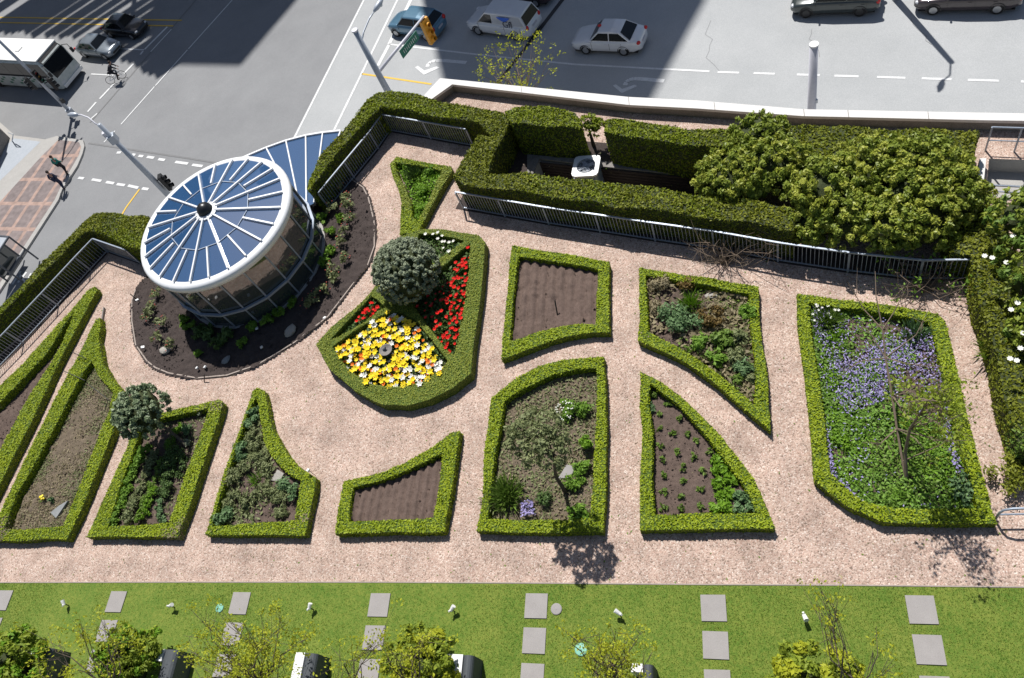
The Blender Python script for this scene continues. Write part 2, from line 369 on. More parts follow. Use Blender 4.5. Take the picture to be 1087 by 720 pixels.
for i in range(3):
    x=760+i*110+rnd.uniform(-15,15);y=30+rnd.uniform(-12,12)
    for k in range(rnd.randint(4,9)):
        x2=x+rnd.uniform(-4,9);y2=y+rnd.uniform(4,9)
        if y2>112: break
        stripe(tf,(x,y),(x2,y2),.022,S-.004);x,y=x2,y2
struct('worn_road_joints',tf,M['tar_faint'])
# sidewalk corner with kerb and brick panels
def brickmat():
    m=bpy.data.materials.new('brick_paving');m.use_nodes=True;N=m.node_tree.nodes;L=m.node_tree.links;b=N['Principled BSDF'];b.inputs['Roughness'].default_value=.85
    tc=N.new('ShaderNodeTexCoord');mp=N.new('ShaderNodeMapping');a=W(57,220,S);c=W(5,300,S);mp.inputs['Rotation'].default_value=(0,0,-math.atan2(a[1]-c[1],a[0]-c[0]));L.new(tc.outputs['Object'],mp.inputs[0])
    br=N.new('ShaderNodeTexBrick');br.offset=0;br.inputs['Scale'].default_value=1;br.inputs['Brick Width'].default_value=2.3;br.inputs['Row Height'].default_value=1.5;br.inputs['Mortar Size'].default_value=.16;br.inputs['Mortar Smooth'].default_value=.05
    br.inputs['Color1'].default_value=(.20,.165,.16,1);br.inputs['Color2'].default_value=(.25,.205,.195,1);br.inputs['Mortar'].default_value=(.38,.265,.22,1);L.new(mp.outputs[0],br.inputs['Vector'])
    n=N.new('ShaderNodeTexNoise');n.inputs['Scale'].default_value=2.5;n.inputs['Detail'].default_value=8;L.new(tc.outputs['Object'],n.inputs['Vector'])
    mr=N.new('ShaderNodeMapRange');mr.inputs[1].default_value=.3;mr.inputs[2].default_value=.7;mr.inputs[3].default_value=.75;mr.inputs[4].default_value=1.2;L.new(n.outputs['Fac'],mr.inputs[0])
    mx=N.new('ShaderNodeMix');mx.data_type='RGBA';mx.blend_type='MULTIPLY';mx.inputs[0].default_value=1;L.new(br.outputs['Color'],mx.inputs[6]);L.new(mr.outputs[0],mx.inputs[7]);L.new(mx.outputs[2],b.inputs['Base Color']);return m
M['brick']=brickmat()
SW=S+.13
kerb=[(-60,135),(0,130),(16,144),(48,148),(60,144.5),(88,149),(89.5,155),(87.5,163),(82,176),(66,201),(62,212),(0,308),(-60,390)]
g=G();g.prism(XY(kerb,SW),S-.02,SW);struct('pavement',g,M['concrete'])
g=G();g.prism(XY([(45,165),(62,148.5),(84,151),(86,156),(84,164),(64,199),(58,212),(0,300),(-60,375),(-60,280)],SW+.004),SW+.004,SW+.004);struct('brick_pavement',g,M['brick'])
M['palepanel']=mat('pale_paving',(.33,.37,.41),(.45,.48,.52),ns=4,ns2=20)
g=G();g.prism(XY([(15,147),(43,150.5),(0,192),(-60,255),(-60,215)],SW+.004),SW+.004,SW+.004);struct('pale_pavement',g,M['palepanel'])
# ---- terrace slab
HT=1.2
dc=np.array([-19.35,18.64]);DR=3.22
back=[(dc[0]+3.5*math.cos(math.radians(a)),dc[1]+3.5*math.sin(math.radians(a))) for a in (150,125,100,75,52)]
H1o=[(-60,385),(0,323.5),(18,306.5),(45,277.7),(72,254),(86.7,236),(101,226),(130,223.5),(158,229)]
H2o=[(327,193),(340,165.6),(368,133),(388,106.7),(399,99.4),(413.6,97.5),(461.4,105)]
gi=.0
outer=[(-45,-2)]+XY([(-60,560)],0)+XY(H1o,HT)+back+XY(H2o[:-1],HT)+XY([(450,103),(467,83.5),(667.5,103.5),(740,107.2),(852.6,116.5),(1040,120.1),(1300,124)],.5)+[(14,-2)]
pit=XY([(566,184),(574,168.5),(640,175.5),(775,191),(775,214),(700,206),(575,193)],0)
lowfloor=XY([(1050,168.5),(1150,172),(1150,212),(1046,209)],0)
LAWN_Y=float(W(0,618.9)[1]);
g=G();g.prism(outer,-9.1,0,[pit,lowfloor],0,1);struct('terrace',g,[M['gravel'],M['concrete']])
g=G();g.prism(pit[::-1] if False else pit,-1.0,-1.0);struct('pit_floor',g,M['concrete_dark'])
g=G();g.prism(XY([(545,150),(620,150),(800,165),(800,200),(775,214),(575,200),(556,200),(526,186),(535,160)],0),.002,.006,[pit]);struct('soil',g,M['soil_dark_and_shade'])  # dark sheet over the gravel, painted in place of hedge shade round the pit
g=G();g.prism(lowfloor,-.6,-.6);struct('landing_floor',g,M['concrete'])
for i in range(len(pit)):pass
LE=[W(x,y)[:2] for x,y in((-30,618.8),(200,618.3),(400,618.4),(560,619.3),(740,620.8),(900,621.6),(1087,623.6),(1130,624))]
g=G();g.prism([(-40,LE[0][1])]+[tuple(p) for p in LE]+[(13,LE[-1][1]),(13,-1.9),(-40,-1.9)],.004,.03);struct('lawn',g,M['lawn'])
# grass blades
P=rpoly([(-31,LE[0][1]),(7.2,LE[-1][1]),(7,2.6),(-31,2.0)],150000,.03);P=P[smooth_noise(P[:,:2],.9,3)+rng.normal(size=len(P))*.8>-.9]
gb=G();n=len(P);d=unit(np.c_[rng.normal(size=(n,2))*.45,np.ones(n)]);Lh=rng.uniform(.015,.045,n)[:,None];w=unit(np.cross(d,rng.normal(size=(n,3))))*.009
gb.add(np.stack([P-w,P+w,P+d*Lh],1).reshape(-1,3),np.arange(3*n).reshape(n,3),0,rng.uniform(0,1,n))
struct('grass',gb,M['grassblade'],'stuff')
g=G();
for a,b in zip(LE,LE[1:]): g.bar((*a,.02),(*b,.02),.035,.05)
tag(g.build('lawn_edging',M['gravel_edge'],origin=(*LE[3],0)),kind='structure')
# ---- white coping wall on the street side
par=empty('parapet_wall',(*W(467,83,.5)[:2],0),'low parapet wall with white coping running along the street side of the terrace','wall')
O=XY([(448,103.5),(467,83),(667.5,103),(740,106.7),(852.6,116),(1040,119.6),(1300,124)],.5)
I=XY([(457,106),(480,89.6),(667.5,111.5),(740,115.2),(852.6,123.3),(1040,127.6),(1300,132)],.5)
g=G();g.prism(O+I[::-1],.38,.5);g.build('coping',M['parapet'],par)
g=G();
O2=[tuple(np.array(o)*.93+np.array(i)*.07) for o,i in zip(O,I)];I2=[tuple(np.array(o)*.12+np.array(i)*.88) for o,i in zip(O,I)]
g.prism(O2+I2[::-1],0.003,.378);g.build('wall_face',M['concrete_dark'],par)
g=G()
for t in (.18,.42,.55,.7,.83):
    pass
# joints in the coping
for x,yo,yi in ((553,92,98),(667,103,111.4),(758,108.6,116.6),(853,116,123.4),(900,117,124.4),(985,118.6,126.4)):
    A=W(x,yo,.502);B=W(x+1,yi,.502);g.bar(A,B,.02,.006)
g.build('coping_joint',M['concrete_dark'],par)
# ================================================================ SOIL BEDS
def soil(outline,z,m='soil',ridge=0,step=.07,zb=.03,amp=.03,seed=1,name='soil'):
    poly=XY(outline,z);P=np.array(poly);lo=P.min(0);hi=P.max(0);c=P.mean(0)
    nx=int((hi[0]-lo[0])/step)+2;ny=int((hi[1]-lo[1])/step)+2
    X,Y=np.meshgrid(lo[0]+np.arange(nx)*step,lo[1]+np.arange(ny)*step);Q=np.c_[X.ravel(),Y.ravel()]
    zz=zb+amp*(smooth_noise(Q,6,seed)*.4+smooth_noise(Q,22,seed+1)*.6)+rng.normal(size=len(Q))*amp*.25
    if ridge: zz+=np.clip(.13+.03*smooth_noise(Q,5,6),.05,.22)*np.abs(np.sin(PI*(Q[:,0]+.02*smooth_noise(Q,3,4)+.01*smooth_noise(Q,16,14))/ridge))
    zz=np.maximum(zz,.008)
    big=[tuple(c+(np.array(p)-c)*1.0+unit(np.array(p)-c)*.14) for p in poly]
    ins=inpoly(Q,big);idx=np.arange(nx*ny).reshape(ny,nx)
    f=np.stack([idx[:-1,:-1],idx[:-1,1:],idx[1:,1:],idx[1:,:-1]],-1).reshape(-1,4);f=f[ins[f].all(1)]
    g=G();g.add(np.c_[Q,zz],f)
    n=int(70*(hi-lo).prod()*.6);cl=rpoly(poly,n,zb+.02+(.03 if ridge else 0));r_=rng.gamma(2,.009,n)[:,None]
    T4=np.array([[1,0,-.4],[-.5,.87,-.4],[-.5,-.87,-.4],[0,0,.9]]);V=(cl[:,None,:]+r_[:,:,None]*(T4[None]+rng.normal(size=(n,4,3))*.3)).reshape(-1,3);i4=np.arange(n)[:,None]*4
    g.add(V,np.concatenate([i4+np.array(q) for q in ([0,1,3],[1,2,3],[2,0,3])]));o=g.build(name,M[m],origin=(0,0,0),smooth=True);tag(o,kind='structure');return poly
BZ=.36
B1o=[(413.5,174),(420.3,165.2),(450,170.5),(479.9,176),(480.5,181),(463,210),(448,238),(446,246),(425,248),(424.5,232),(425.5,215),(423,202),(418,189)]
B1i=[(420.3,172.5),(445,176),(469,181),(456,207),(443,234),(438,228),(437,214),(431,198),(425,186)]
hedge('box_hedge',B1o,[B1i],BZ,'clipped hedge of the tiny triangular bed of lime green plants','box',group=None,mix=('boxfine',0,2))
B2o=[(425,249),(447,241),(470,242.5),(509.7,248.9),(516.7,255.8),(512,310),(506,360),(501.4,396),(480.6,412.8),(455.6,425),(430.6,432),(405.6,430.8),(375,415.6),(347,390.6),(333.3,366),(350,347),(376,325),(392,309),(405,290),(418,270)]
B2y=[(353,368),(384,347),(408,334),(424,332),(440,341),(458,362),(475,384),(466,394),(447,404),(419,408.5),(392,404),(372,393)]
B2l=[(350,361),(370,341),(394,314),(407,325),(385,341)]
B2r=[(499,259),(493,312),(483,376),(476,370),(455,345),(440,325),(440,300),(472,284),(490,267)]
B2w=[(446,247.5),(492,255.5),(470,271),(452,283),(438,275)]
hedge('box_hedge',B2o,[B2y,B2l,B2r,B2w],.46,'big pentagonal clipped hedge enclosing the yellow and red flowers and the grey-green round shrub','boxfine',dens=1300,size=.035,spread=.5,hins=.06,ins=.05)
B3o=[(542.4,260.2),(595,269),(647.3,277.8),(648.4,315),(648.4,353.3),(628,354),(605,357),(585,362),(568,368),(550,375),(531.4,381.6),(535,340),(539,300)]
B3i=[(551.6,272.3),(590,279.5),(634.4,287),(632.6,344),(615,343),(597.6,344.8),(583,348),(568,351.4),(542.4,360.6),(546,318)]
hedge('box_hedge',B3o,[B3i],BZ,'clipped hedge around the empty ploughed four-sided bed nearest the fence')
B4o=[(519.8,421),(543.7,402),(570,388),(599,381),(642.8,377.9),(643.5,430),(643.5,500),(641.4,565.3),(573,566),(505.8,565.3),(512,500)]
B4i=[(535,426.8),(545,419),(558.3,412.3),(587.4,399),(610.8,393.3),(633.5,391.9),(631,440),(628,500),(625.3,549.5),(570,550.5),(517.5,551.3),(524,500),(530.6,466.2)]
hedge('box_hedge',B4o,[B4i],BZ,'clipped hedge with a curved top edge around the bed holding the olive-leaved small tree')
B5o=[(488.3,455),(478,456.8),(457.8,473.4),(432,490),(410,499),(395,502.8),(378,506),(363.9,509.5),(358,540),(354,566),(410,565.8),(473.2,565.4),(481,510)]
B5i=[(375,517.6),(406.2,510.2),(425,503.5),(439.4,497.3),(456,489),(468.8,480.8),(465,515),(459.6,548.8),(415,550),(371.3,551.4),(373,530)]
hedge('box_hedge',B5o,[B5i],BZ,'clipped hedge around the small empty ploughed bed with one pointed corner')
B6o=[(267.8,412.8),(274.2,410.3),(280.6,414),(283,428),(285.8,441),(290,455),(297.3,466.8),(306,481),(315.3,492.5),(335.9,506.6),(334.6,520.7),(329,545),(323,568.2),(270,568.3),(216.4,568.2),(236,505),(252,460)]
B6i=[(270.9,422),(274,438.5),(279.4,469.4),(287,484),(297.3,496.3),(307,504),(317.9,510.5),(311.5,551.6),(268,554),(225.4,557.2),(248.5,484.8),(263,440)]
hedge('box_hedge',B6o,[B6i],BZ,'clipped hedge of the flask-shaped bed of low herbs with a square stone slab')
B7o=[(135,471.6),(138,455),(160,440),(186.7,432),(232.9,422.7),(238,428),(215,497),(189.3,570.6),(140,571),(90.3,570.6),(112,522)]
B7i=[(150,452),(189.3,440.5),(219.7,434.6),(200,490),(177.4,553.4),(145,556),(115.4,557.4),(128,520),(144,475)]
hedge('box_hedge',B7o,[B7i],BZ,'clipped hedge of the slanting bed with striped rows of herbs under the glossy round bush',hins=.06,ins=.05)
B8o=[(100,338),(107,335.6),(108,347),(106,359),(111,386),(121,402),(133,418),(130,432),(122,458.6),(100,510),(86,545),(74.5,569),(71,574.7),(30,575),(-18,576),(0,540),(39.7,455),(62,411),(81,377)]
B8i=[(97,384),(101,397.5),(109,407),(117.6,417),(114.6,437),(90,497),(65.7,558),(35,559.5),(5,560),(20,525),(39.7,489),(73.3,424),(88.6,396)]
hedge('box_hedge',B8o,[B8i],BZ,'clipped hedge of the long weedy bed holding a grey slate and a yellow flower',hins=.06,ins=.09)
B9o=[(101,302.5),(104,308),(85,344),(68,375),(33.6,449),(0,517),(-30,576),(-70,576),(-70,478),(0,406.6),(18.5,389),(50,355),(77.8,324),(92,307)]
B9i=[(78.8,331),(65,362),(56,379.5),(30,420),(6,462),(0,474),(-38,550),(-50,550),(-50,475),(0,429),(30,397),(48.9,376)]
hedge('box_hedge',B9o,[B9i],BZ,'clipped hedge of the narrow wedge bed alongside the left railing',hins=.06,ins=.085)
B10o=[(678,283),(740,292.5),(804.7,302.7),(810,360),(819,440),(819,457),(812,452),(786,430.8),(754.5,404.4),(728,385.9),(699,371),(678,360.8)]
B10i=[(686.4,292.2),(740,302),(794,312),(798,370),(802,428),(783.5,412.3),(757,391),(725.4,370),(689.8,351.6)]
hedge('box_hedge',B10o,[B10i],BZ,'clipped hedge round the crowded bed of mixed blue-green and bronze plants')
B11o=[(679.2,393),(701.7,403.5),(730.7,427.2),(748,443),(765,461.6),(785,486),(802,509),(815,535),(825.8,559.3),(822,562),(750,563),(679.2,563.2),(678.5,480)]
B11i=[(689.8,407.4),(703,418),(717.5,429.9),(742,455),(762.4,481.4),(786,511.7),(804.7,543.4),(750,544),(695,544.7),(692,480)]
hedge('box_hedge',B11o,[B11i],BZ,'clipped hedge of the sail-shaped bed planted with rows of seedlings and lettuce')
B12o=[(843,310.3),(900,317),(960,325),(997,332.4),(1006,340.5),(1020,405),(1040,485),(1057.7,555.8),(1000,557.5),(938,557.6),(901,539),(864.4,509.8),(857,440),(850,370)]
B12i=[(859,322),(920,330),(986,342.3),(1000,400),(1018,470),(1035.6,537.4),(1000,539),(956.5,539),(935,536),(916,530),(882.8,500.6),(875,440),(867,380)]
hedge('box_hedge',B12o,[B12i],BZ,'large clipped hedge around the violet-flowered bed at the right')
soil(B1i,BZ,'soil');soil(B2y,.55,'soil');soil(B2l,.55);soil(B2r,.55);soil(B2w,.55)
soil(B3i,BZ,'soil_ploughed',.34,zb=.05,amp=.02);s4=soil(B4i,BZ,'soil_litter');soil(B5i,BZ,'soil_ploughed',.27,zb=.05,amp=.02)
s6=soil(B6i,BZ,'soil');s7=soil(B7i,BZ,'soil');s8=soil(B8i,BZ,'soil_litter');soil(B9i,BZ,'soil');s10=soil(B10i,BZ,'soil');soil(B11i,BZ,'soil',amp=.025);s12=soil(B12i,BZ,'soil')
CR=[(145,308),(141,319.6),(141,342),(145,366.8),(157,384),(166,391),(179.7,396.6),(209.5,402),(241.8,399),(274,388),(313.8,364),(348.6,337),(373.4,304.7),(390.8,282.4),(398,262),(397.7,235.6),(391.4,210.3),(386,200),(372,190),(335,215),(330,230),(300,270),(250,300),(190,300),(165,285)]
sC=soil(CR,0,'soil_dark_and_shade',zb=.05,amp=.035)
g=G();E2=XY(CR[:19],0)
for a,b in zip(E2,E2[1:]): g.bar((*a,.03),(*b,.03),.05,.07)
tag(g.build('bed_edging',M['gravel_edge'],origin=(*E2[8],0)),kind='structure')
# ================================================================ PERIMETER YEW HEDGES
kw=dict(leaf='yew',body='yew_body',dens=520,size=.075,wob=.06,spread=.9)
hedge('yew_hedge',H1o+[(160,271),(130,258),(101,244.5),(91,246),(55,280),(-6,339),(-66,400)],[],1.32,'dark green clipped hedge outside the left railing, above the street corner',mix=('yewlime',-.1,1),**kw)
hedge('yew_hedge',H2o+[(497,111),(535,118),(541,127),(524,143),(509,129),(460,122.5),(405,114.5),(391,127),(355,167),(328,204),(324,202)],[],1.4,'dark green clipped hedge bending round the railing corner behind the glasshouse',mix=('yewlime',.5,1),**kw)
hedge('yew_hedge',[(541,127),(535,147),(524,166),(521,184),(560,184.5),(640,191),(740,205),(800,213),(845,222),(845,245),(768,233),(740,228.5),(640,216),(560,205),(490,197),(481,189),(490,172),(500,152),(509,140),(524,143)],[],1.45,'dark clipped hedge turning the pit corner, with the long railing below it',mix=('yewlime',.7,1),**kw)
hedge('yew_hedge',[(535,118),(545,112.5),(580,113.5),(608.8,118.9),(616,128),(616,136),(580,136),(544,132)],[],1.75,'short bright-topped clipped hedge block on the far side of the equipment pit',mix=('yewlime',-.6,1.5),**kw)
hedge('yew_hedge',[(640,128),(650,126.5),(687,129),(727,136),(785,138),(790,156),(727,152.5),(642,142.5)],[],1.75,'long bright-topped clipped hedge with bare undersides on the far side of the equipment pit',mix=('yewlime',-.6,1.5),**kw)
hedge('yew_hedge',[(793,131),(834,132),(1042,138),(1037,170),(1033,214),(990,214),(985,190),(800,168)],[],1.3,'broad flat-topped dark hedge behind the large shrubs, next to the street wall',mix=('yewlime',1.0,1),**kw)
hedge('yew_hedge',[(1031,214),(1066,220),(1075,250),(1110,420),(1104,482),(1086,478),(1070,425),(1050,352),(1037,300),(1036,272),(1012,268),(1005,240)],[],1.2,'dark hedge bordering the right-hand gravel path below the white blossoms',mix=('midgreen',.4,1.5),**kw)
# ================================================================ RAILINGS
def fence(base,spacing,label,group='grey metal railings round the terrace',h=1.03,ends=True):
    P=[W(*p)[:2] for p in base];r=empty('railing',(*P[0],0),label,'railing',group)
    top=G();bot=G()
    for a,b in zip(P,P[1:]):
        top.bar((*a,h),(*b,h),.055,.045);bot.bar((*a,.1),(*b,.1),.04,.03)
        L=np.linalg.norm(b-a);k=max(1,round(L/spacing));pan=None
        for i in range(k):
            g=G();p=a+(b-a)*i/k;g.box((*p,h/2-.025),(.06,.06,h-.05));g.build('post',M['metal'],r)
            q=a+(b-a)*(i+1)/k;l=np.linalg.norm(q-p);m=int(l/.125);g=G()
            for j in range(1,m): c=p+(q-p)*j/m;g.box((*c,.565),(.016,.016,.89))
            if m>1:g.build('baluster_panel',M['metal'],r)
    g=G();g.box((*P[-1],h/2-.025),(.06,.06,h-.05));g.build('post',M['metal'],r)
    top.build('top_rail',M['metal'],r);bot.build('bottom_rail',M['metal'],r);return r
fence([(-12,403),(25.3,364.8),(62.3,324.9),(96.7,287.3),(115,268)],2.2,'grey railing with dark gaps descending along the left hedge')
fence([(115.2,267.8),(150,280)],2.2,'short grey railing piece between the left hedge corner and the glasshouse')
fence([(350,222),(402.2,158.3),(415,140)],2.15,'grey railing slanting up beside the glasshouse planting')
fence([(415.3,139.8),(503,156)],2.0,'grey railing facing the tiny lime green triangular bed')
fence([(492.5,222),(583,238.4),(637.3,246.7),(695.8,255.9),(758.2,265.1),(825.7,277.8),(899.7,288.9),(975,297.5),(1036,297)],2.1,'long grey railing between the gravel path and the equipment pit hedge')
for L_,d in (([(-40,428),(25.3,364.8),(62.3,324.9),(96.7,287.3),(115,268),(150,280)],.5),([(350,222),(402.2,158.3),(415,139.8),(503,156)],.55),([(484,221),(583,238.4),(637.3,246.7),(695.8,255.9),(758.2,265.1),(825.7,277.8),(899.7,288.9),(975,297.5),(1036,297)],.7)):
    P=np.array(XY(L_,0));t=np.gradient(P,axis=0);n=unit(np.c_[-t[:,1],t[:,0]]);g=G();g.prism([tuple(x) for x in P-n*.04]+[tuple(x) for x in (P+n*d)[::-1]],.002,.012);struct('soil',g,M['soil_dark_and_shade'])  # dark ground strips that imitate the hedge shade behind the railings
# ================================================================ GLASSHOUSE
def gp(a,r,z): return np.array([dc[0]+r*math.cos(a),dc[1]+r*math.sin(a),z])
gh=empty('glasshouse',(*dc,0),'round glass pavilion with white-ribbed blue glass roof and black dome finial','pavilion')
ZR=3.0;NR=24;AZr=.55
g=G();g.lathe([(DR-.02,ZR-.34),(DR+.07,ZR-.30),(DR+.09,ZR-.1),(DR+.02,ZR),(DR-.20,ZR+.035),(DR-.24,ZR+.0),(DR-.2,ZR-.3)],64,(*dc,0));g.build('roof_rim',M['white'],gh,smooth=True)
nS=20
g=G()
for j,(z0,z1) in enumerate(((.05,1.03),(1.07,2.72))):
    for i in range(nS):
        a0=2*PI*i/nS;a1=2*PI*(i+1)/nS;r=DR-.06
        g.add([gp(a0,r,z0),gp(a1,r,z0),gp(a1,r,z1),gp(a0,r,z1)],[(0,1,2,3)])
g.build('wall_glass',M['wallglass'],gh)
for i in range(nS):
    a=2*PI*i/nS;g=G();g.tube([gp(a,DR-.03,.03),gp(a,DR-.03,2.7)],.035,6);g.build('mullion',M['metal'],gh)
g=G()
pts=[gp(2*PI*i/nS,DR+.03,1.05) for i in range(nS+1)]
for a,b in zip(pts,pts[1:]): g.bar(a,b,.11,.09)
g.build('mid_rail',M['metal'],gh)
g=G();g.lathe([(DR-.1,.0),(DR+.03,.0),(DR+.03,.09),(DR-.1,.09)],40,(*dc,0));g.build('plinth',M['concrete'],gh)
zap=3.42;rin=.38;slope=lambda r:ZR+.02+(zap-ZR)*(1-(r-rin)/(DR-.2-rin))
tilt=[];g=G();gb2=G()
r0,r1=rin,DR-.2
for i in range(NR):
    a0=2*PI*i/NR;a1=2*PI*(i+1)/NR
    for ra,rb in ((r0,1.72),(1.72,r1)):
        if ra<1 and i%2: continue
        aa1=a1 if ra>1 else 2*PI*(i+2)/NR
        V=[gp(a0,rb,slope(rb)),gp(aa1,rb,slope(rb)),gp(aa1,ra,slope(ra)),gp(a0,ra,slope(ra))]
        V[0][2]+=rnd.uniform(-.012,.012);g.add(V,[(0,1,2),(0,2,3)])
g.build('roof_glass',M['roofglass'],gh)
for i in range(NR):
    a=2*PI*i/NR;ra=r0 if i%2==0 else 1.72
    g=G();g.bar(gp(a,ra,slope(ra)+.045),gp(a,r1+.02,slope(r1)+.05),.062,.09);g.build('roof_rib',M['white'],gh)
g=G();pts=[gp(2*PI*i/NR*2,1.72,slope(1.72)+.01) for i in range(NR//2+1)]
for a,b in zip(pts,pts[1:]): g.bar(a,b,.03,.05)
g.build('roof_ring',M['metal'],gh)
g=G();g.lathe([(.28,zap-.1),(.46,zap-.06),(.46,zap+.06),(.30,zap+.1)],32,(*dc,0));g.build('finial_collar',M['white'],gh)
g=G();g.lathe([(.31,zap+.09),(.3,zap+.2),(.24,zap+.32),(.14,zap+.4),(.03,zap+.43)],32,(*dc,0));g.build('finial_dome',M['black'],gh,smooth=True)
# low blue-glass canopy reaching out behind it
CZ=.7
arc=[(245,174),(263,166),(283,157.5),(304,150),(325,144.5),(343,141.5),(362,139.5)]
cv=XY(arc,CZ);cn=empty('glass_canopy',(*cv[3],CZ-.1),'low fan-shaped blue glass canopy with white bars behind the round glasshouse','canopy')
inn=XY([(300,205),(305,208),(312,212),(318,216),(326,220),(334,216),(348,180)],CZ)
g=G()
for i in range(len(cv)-1): g.add([(*cv[i],CZ),(*cv[i+1],CZ),(*inn[i+1],CZ+.02),(*inn[i],CZ+.02)],[(0,1,2,3)])
g.build('canopy_glass',M['roofglass'],cn)
for i in range(len(cv)): g=G();g.bar((*cv[i],CZ+.03),(*inn[i],CZ+.05),.06,.06);g.build('canopy_bar',M['white'],cn)
g=G()
for a,b in zip(cv,cv[1:]): g.bar((*a,CZ),(*b,CZ),.09,.14)
g.build('canopy_edge',M['white'],cn)
g=G()
for a,b in zip(cv,cv[1:]): g.add([(*a,S),(*b,S),(*b,CZ-.08),(*a,CZ-.08)],[(0,1,2,3)])
g.build('canopy_side_glass',M['wallglass'],cn)
# ================================================================ SMALL THINGS ON THE TERRACE
def base(px,py,h=0,zb=.03):  # footprint of a thing whose middle (at height h) is seen at px,py
    p=W(px,py,h);return (p[0],p[1],zb)
def scale_at(px,py,z=0): 
    a=W(px,py,z);b=W(px+1,py,z);return np.linalg.norm(a-b)   # metres per pixel
# stepping stones
y1=float(W(569.5,643.6)[1]);pitch=float(W(558.5,630.1)[1]-W(556,666.2)[1])
names=['far left','second from left','third from left','fourth from left','fifth from left','sixth from left','far right']
for k,px in enumerate((3,124,255.5,403.5,569.5,757.5,977.5)):
    x=float(W(px,640 if k<4 else 645)[0]);dy=-.03 if k<4 else (.0 if k<6 else .02)
    for r in range(4):
        g=G();a=rnd.uniform(-.015,.015)
        g.box((x,y1+dy-r*pitch,.037),(.65,.68,.05),a)
        o=g.build('stepping_stone',M['slab'],origin=(x,y1+dy-r*pitch,.02))
        tag(o,'square grey stepping stone set in the lawn, in the %s column'%names[k],'paving stone','square stepping stones in the lawn, %s column'%names[k])
# lawn spotlights
def spot(px,py,label,a):
    c=base(px,py,.3,.03);r=empty('spotlight',c,label,'garden light','spotlights on the lawn')
    g=G();g.tube([(0,0,0),(0,0,.24)],.018);g.build('stake',M['black'],r,local=True)
    g=G();d=np.array([math.cos(a),math.sin(a),.0]);g.tube([(0,0,.22)+d*-.04,(0,0,.28)+d*.06,(0,0,.31)+d*.12],[.05,.06,.065],10);g.build('lamp_head',M['whitepl'],r,local=True)
    g=G();g.tube([(0,0,.22),(-.09*d[0],-.09*d[1],.3)],.03,8);g.build('ballast',M['whitepl'],r,local=True);return r
for px,py,l,a in ((67,641,'small white garden spotlight on the lawn near the far left stepping stones',2),(180,643,'small white garden spotlight between the second and third columns of stepping stones',.2),(328,645,'small white garden spotlight between the third and fourth columns of stepping stones',1.2),(479,647,'small white garden spotlight right of the fourth stepping stone column',.8),(657,651,'small white twin-headed spotlight left of the sixth stepping stone column',2.6),(854,654,'small white garden spotlight between the last two columns of stepping stones',5)): spot(px,py,l,a)
def cover(px,py,m,label,r=.16):
    c=base(px,py,0,.03);g=G();g.lathe([(r,0),(r,.025),(r*.9,.035),(r*.3,.04),(.01,.045)],24);g.build('utility_cover',m,origin=c,local=True);tag(bpy.data.objects[-1] if 0 else COL.objects[-1],label,'cover')
M['coverg']=mat('green_plastic',(.16,.42,.3),(.22,.5,.38),ns=9,rough=.5)
cover(591,647,M['slab'],'round pale grey utility cover beside the fifth column of stepping stones');cover(234,646,M['coverg'],'round mint green utility cover left of the third column of stepping stones',.14);cover(617,690,M['coverg'],'round mint green utility cover under the bottom shrub branches',.17)
# rocks and slabs
def rock(px,py,r,label,sq=(1,.7,.5),m='rock',seed=0):
    c=base(px,py,.05,.02);g=G();g.ico((0,0,r*sq[2]*.6),r,0,2,sq,.22,seed);o=g.build('rock',M[m],origin=c,local=True);o.rotation_euler=(0,0,seed*1.3);tag(o,label,'rock')
rock(309,352,.30,'large pale rock in the dark compost on the right side of the glasshouse',seed=1)
rock(176,373,.26,'rounded grey rock in the compost lower left of the glasshouse',seed=2)
rock(240,383,.2,'dim small rock in the glasshouse shadow below the round wall',m='slate',seed=3)
rock(32,396,.2,'pale rock in the narrow wedge bed by the left railing',seed=4);rock(50,376,.17,'second smaller rock near the tip of the narrow wedge bed',seed=6)
rock(757,314,.26,'flat whitish rock at the top of the crowded mixed bed',(1,.5,.3),seed=0)
def slabstone(px,py,pts,label,m='slate',z=.14):
    c=base(px,py,z,.03);g=G();g.prism(pts,0,.09);o=g.build('stone_slab',M[m],origin=c,local=True);o.rotation_euler=(.08,-.06,0);tag(o,label,'slab')
slabstone(61,540,[(-.32,-.12),(.05,-.34),(.38,.3),(.0,.12)],'grey arrow-shaped slate standing in the weedy long bed')
slabstone(293.5,504.5,[(-.24,-.16),(.18,-.2),(.28,.06),(-.02,.22)],'square grey stone slab in the flask-shaped herb bed','rock')
slabstone(602,500,[(-.28,-.2),(.08,-.2),(.3,.12),(-.02,.22)],'pale stepping slab beside the olive-leaved small tree','slab')
# white plant markers
for px,py,l in ((146,319,'small white marker at the left rim of the glasshouse compost'),(152,369,'small white marker at the lower left rim of the compost'),(209.5,391,'small white marker at the bottom rim of the compost'),(218,390,'twin white marker next to the bottom rim marker'),(273,349,'white marker deep in the glasshouse shadow'),(278,369,'bright white marker in the compost below the glasshouse'),(345,338,'white marker at the right rim of the compost near the rock'),(327.6,499.5,'white marker on the shoulder of the flask-shaped hedge')):
    h=.5 if px>320 and py>450 else .15
    c=base(px,py,h,.03);r=empty('plant_marker',c,l,'marker','white plant markers');g=G();g.tube([(0,0,0),(0,0,h-.02)],.01);g.build('stake',M['black'],r,local=True)
    g=G();g.box((0,0,h),(.13,.1,.05),rnd.uniform(0,3),ry=.4);g.build('tag_plate',M['whitepl'],r,local=True)
def stick(a,b,label,z0=.05,z1=.6,r=.015,m='black'):
    A=W(*a,z0);B=W(*b,z1);g=G();g.tube([A,B],r);o=g.build('garden_stake',M[m],origin=A);tag(o,label,'stake','dark garden stakes')
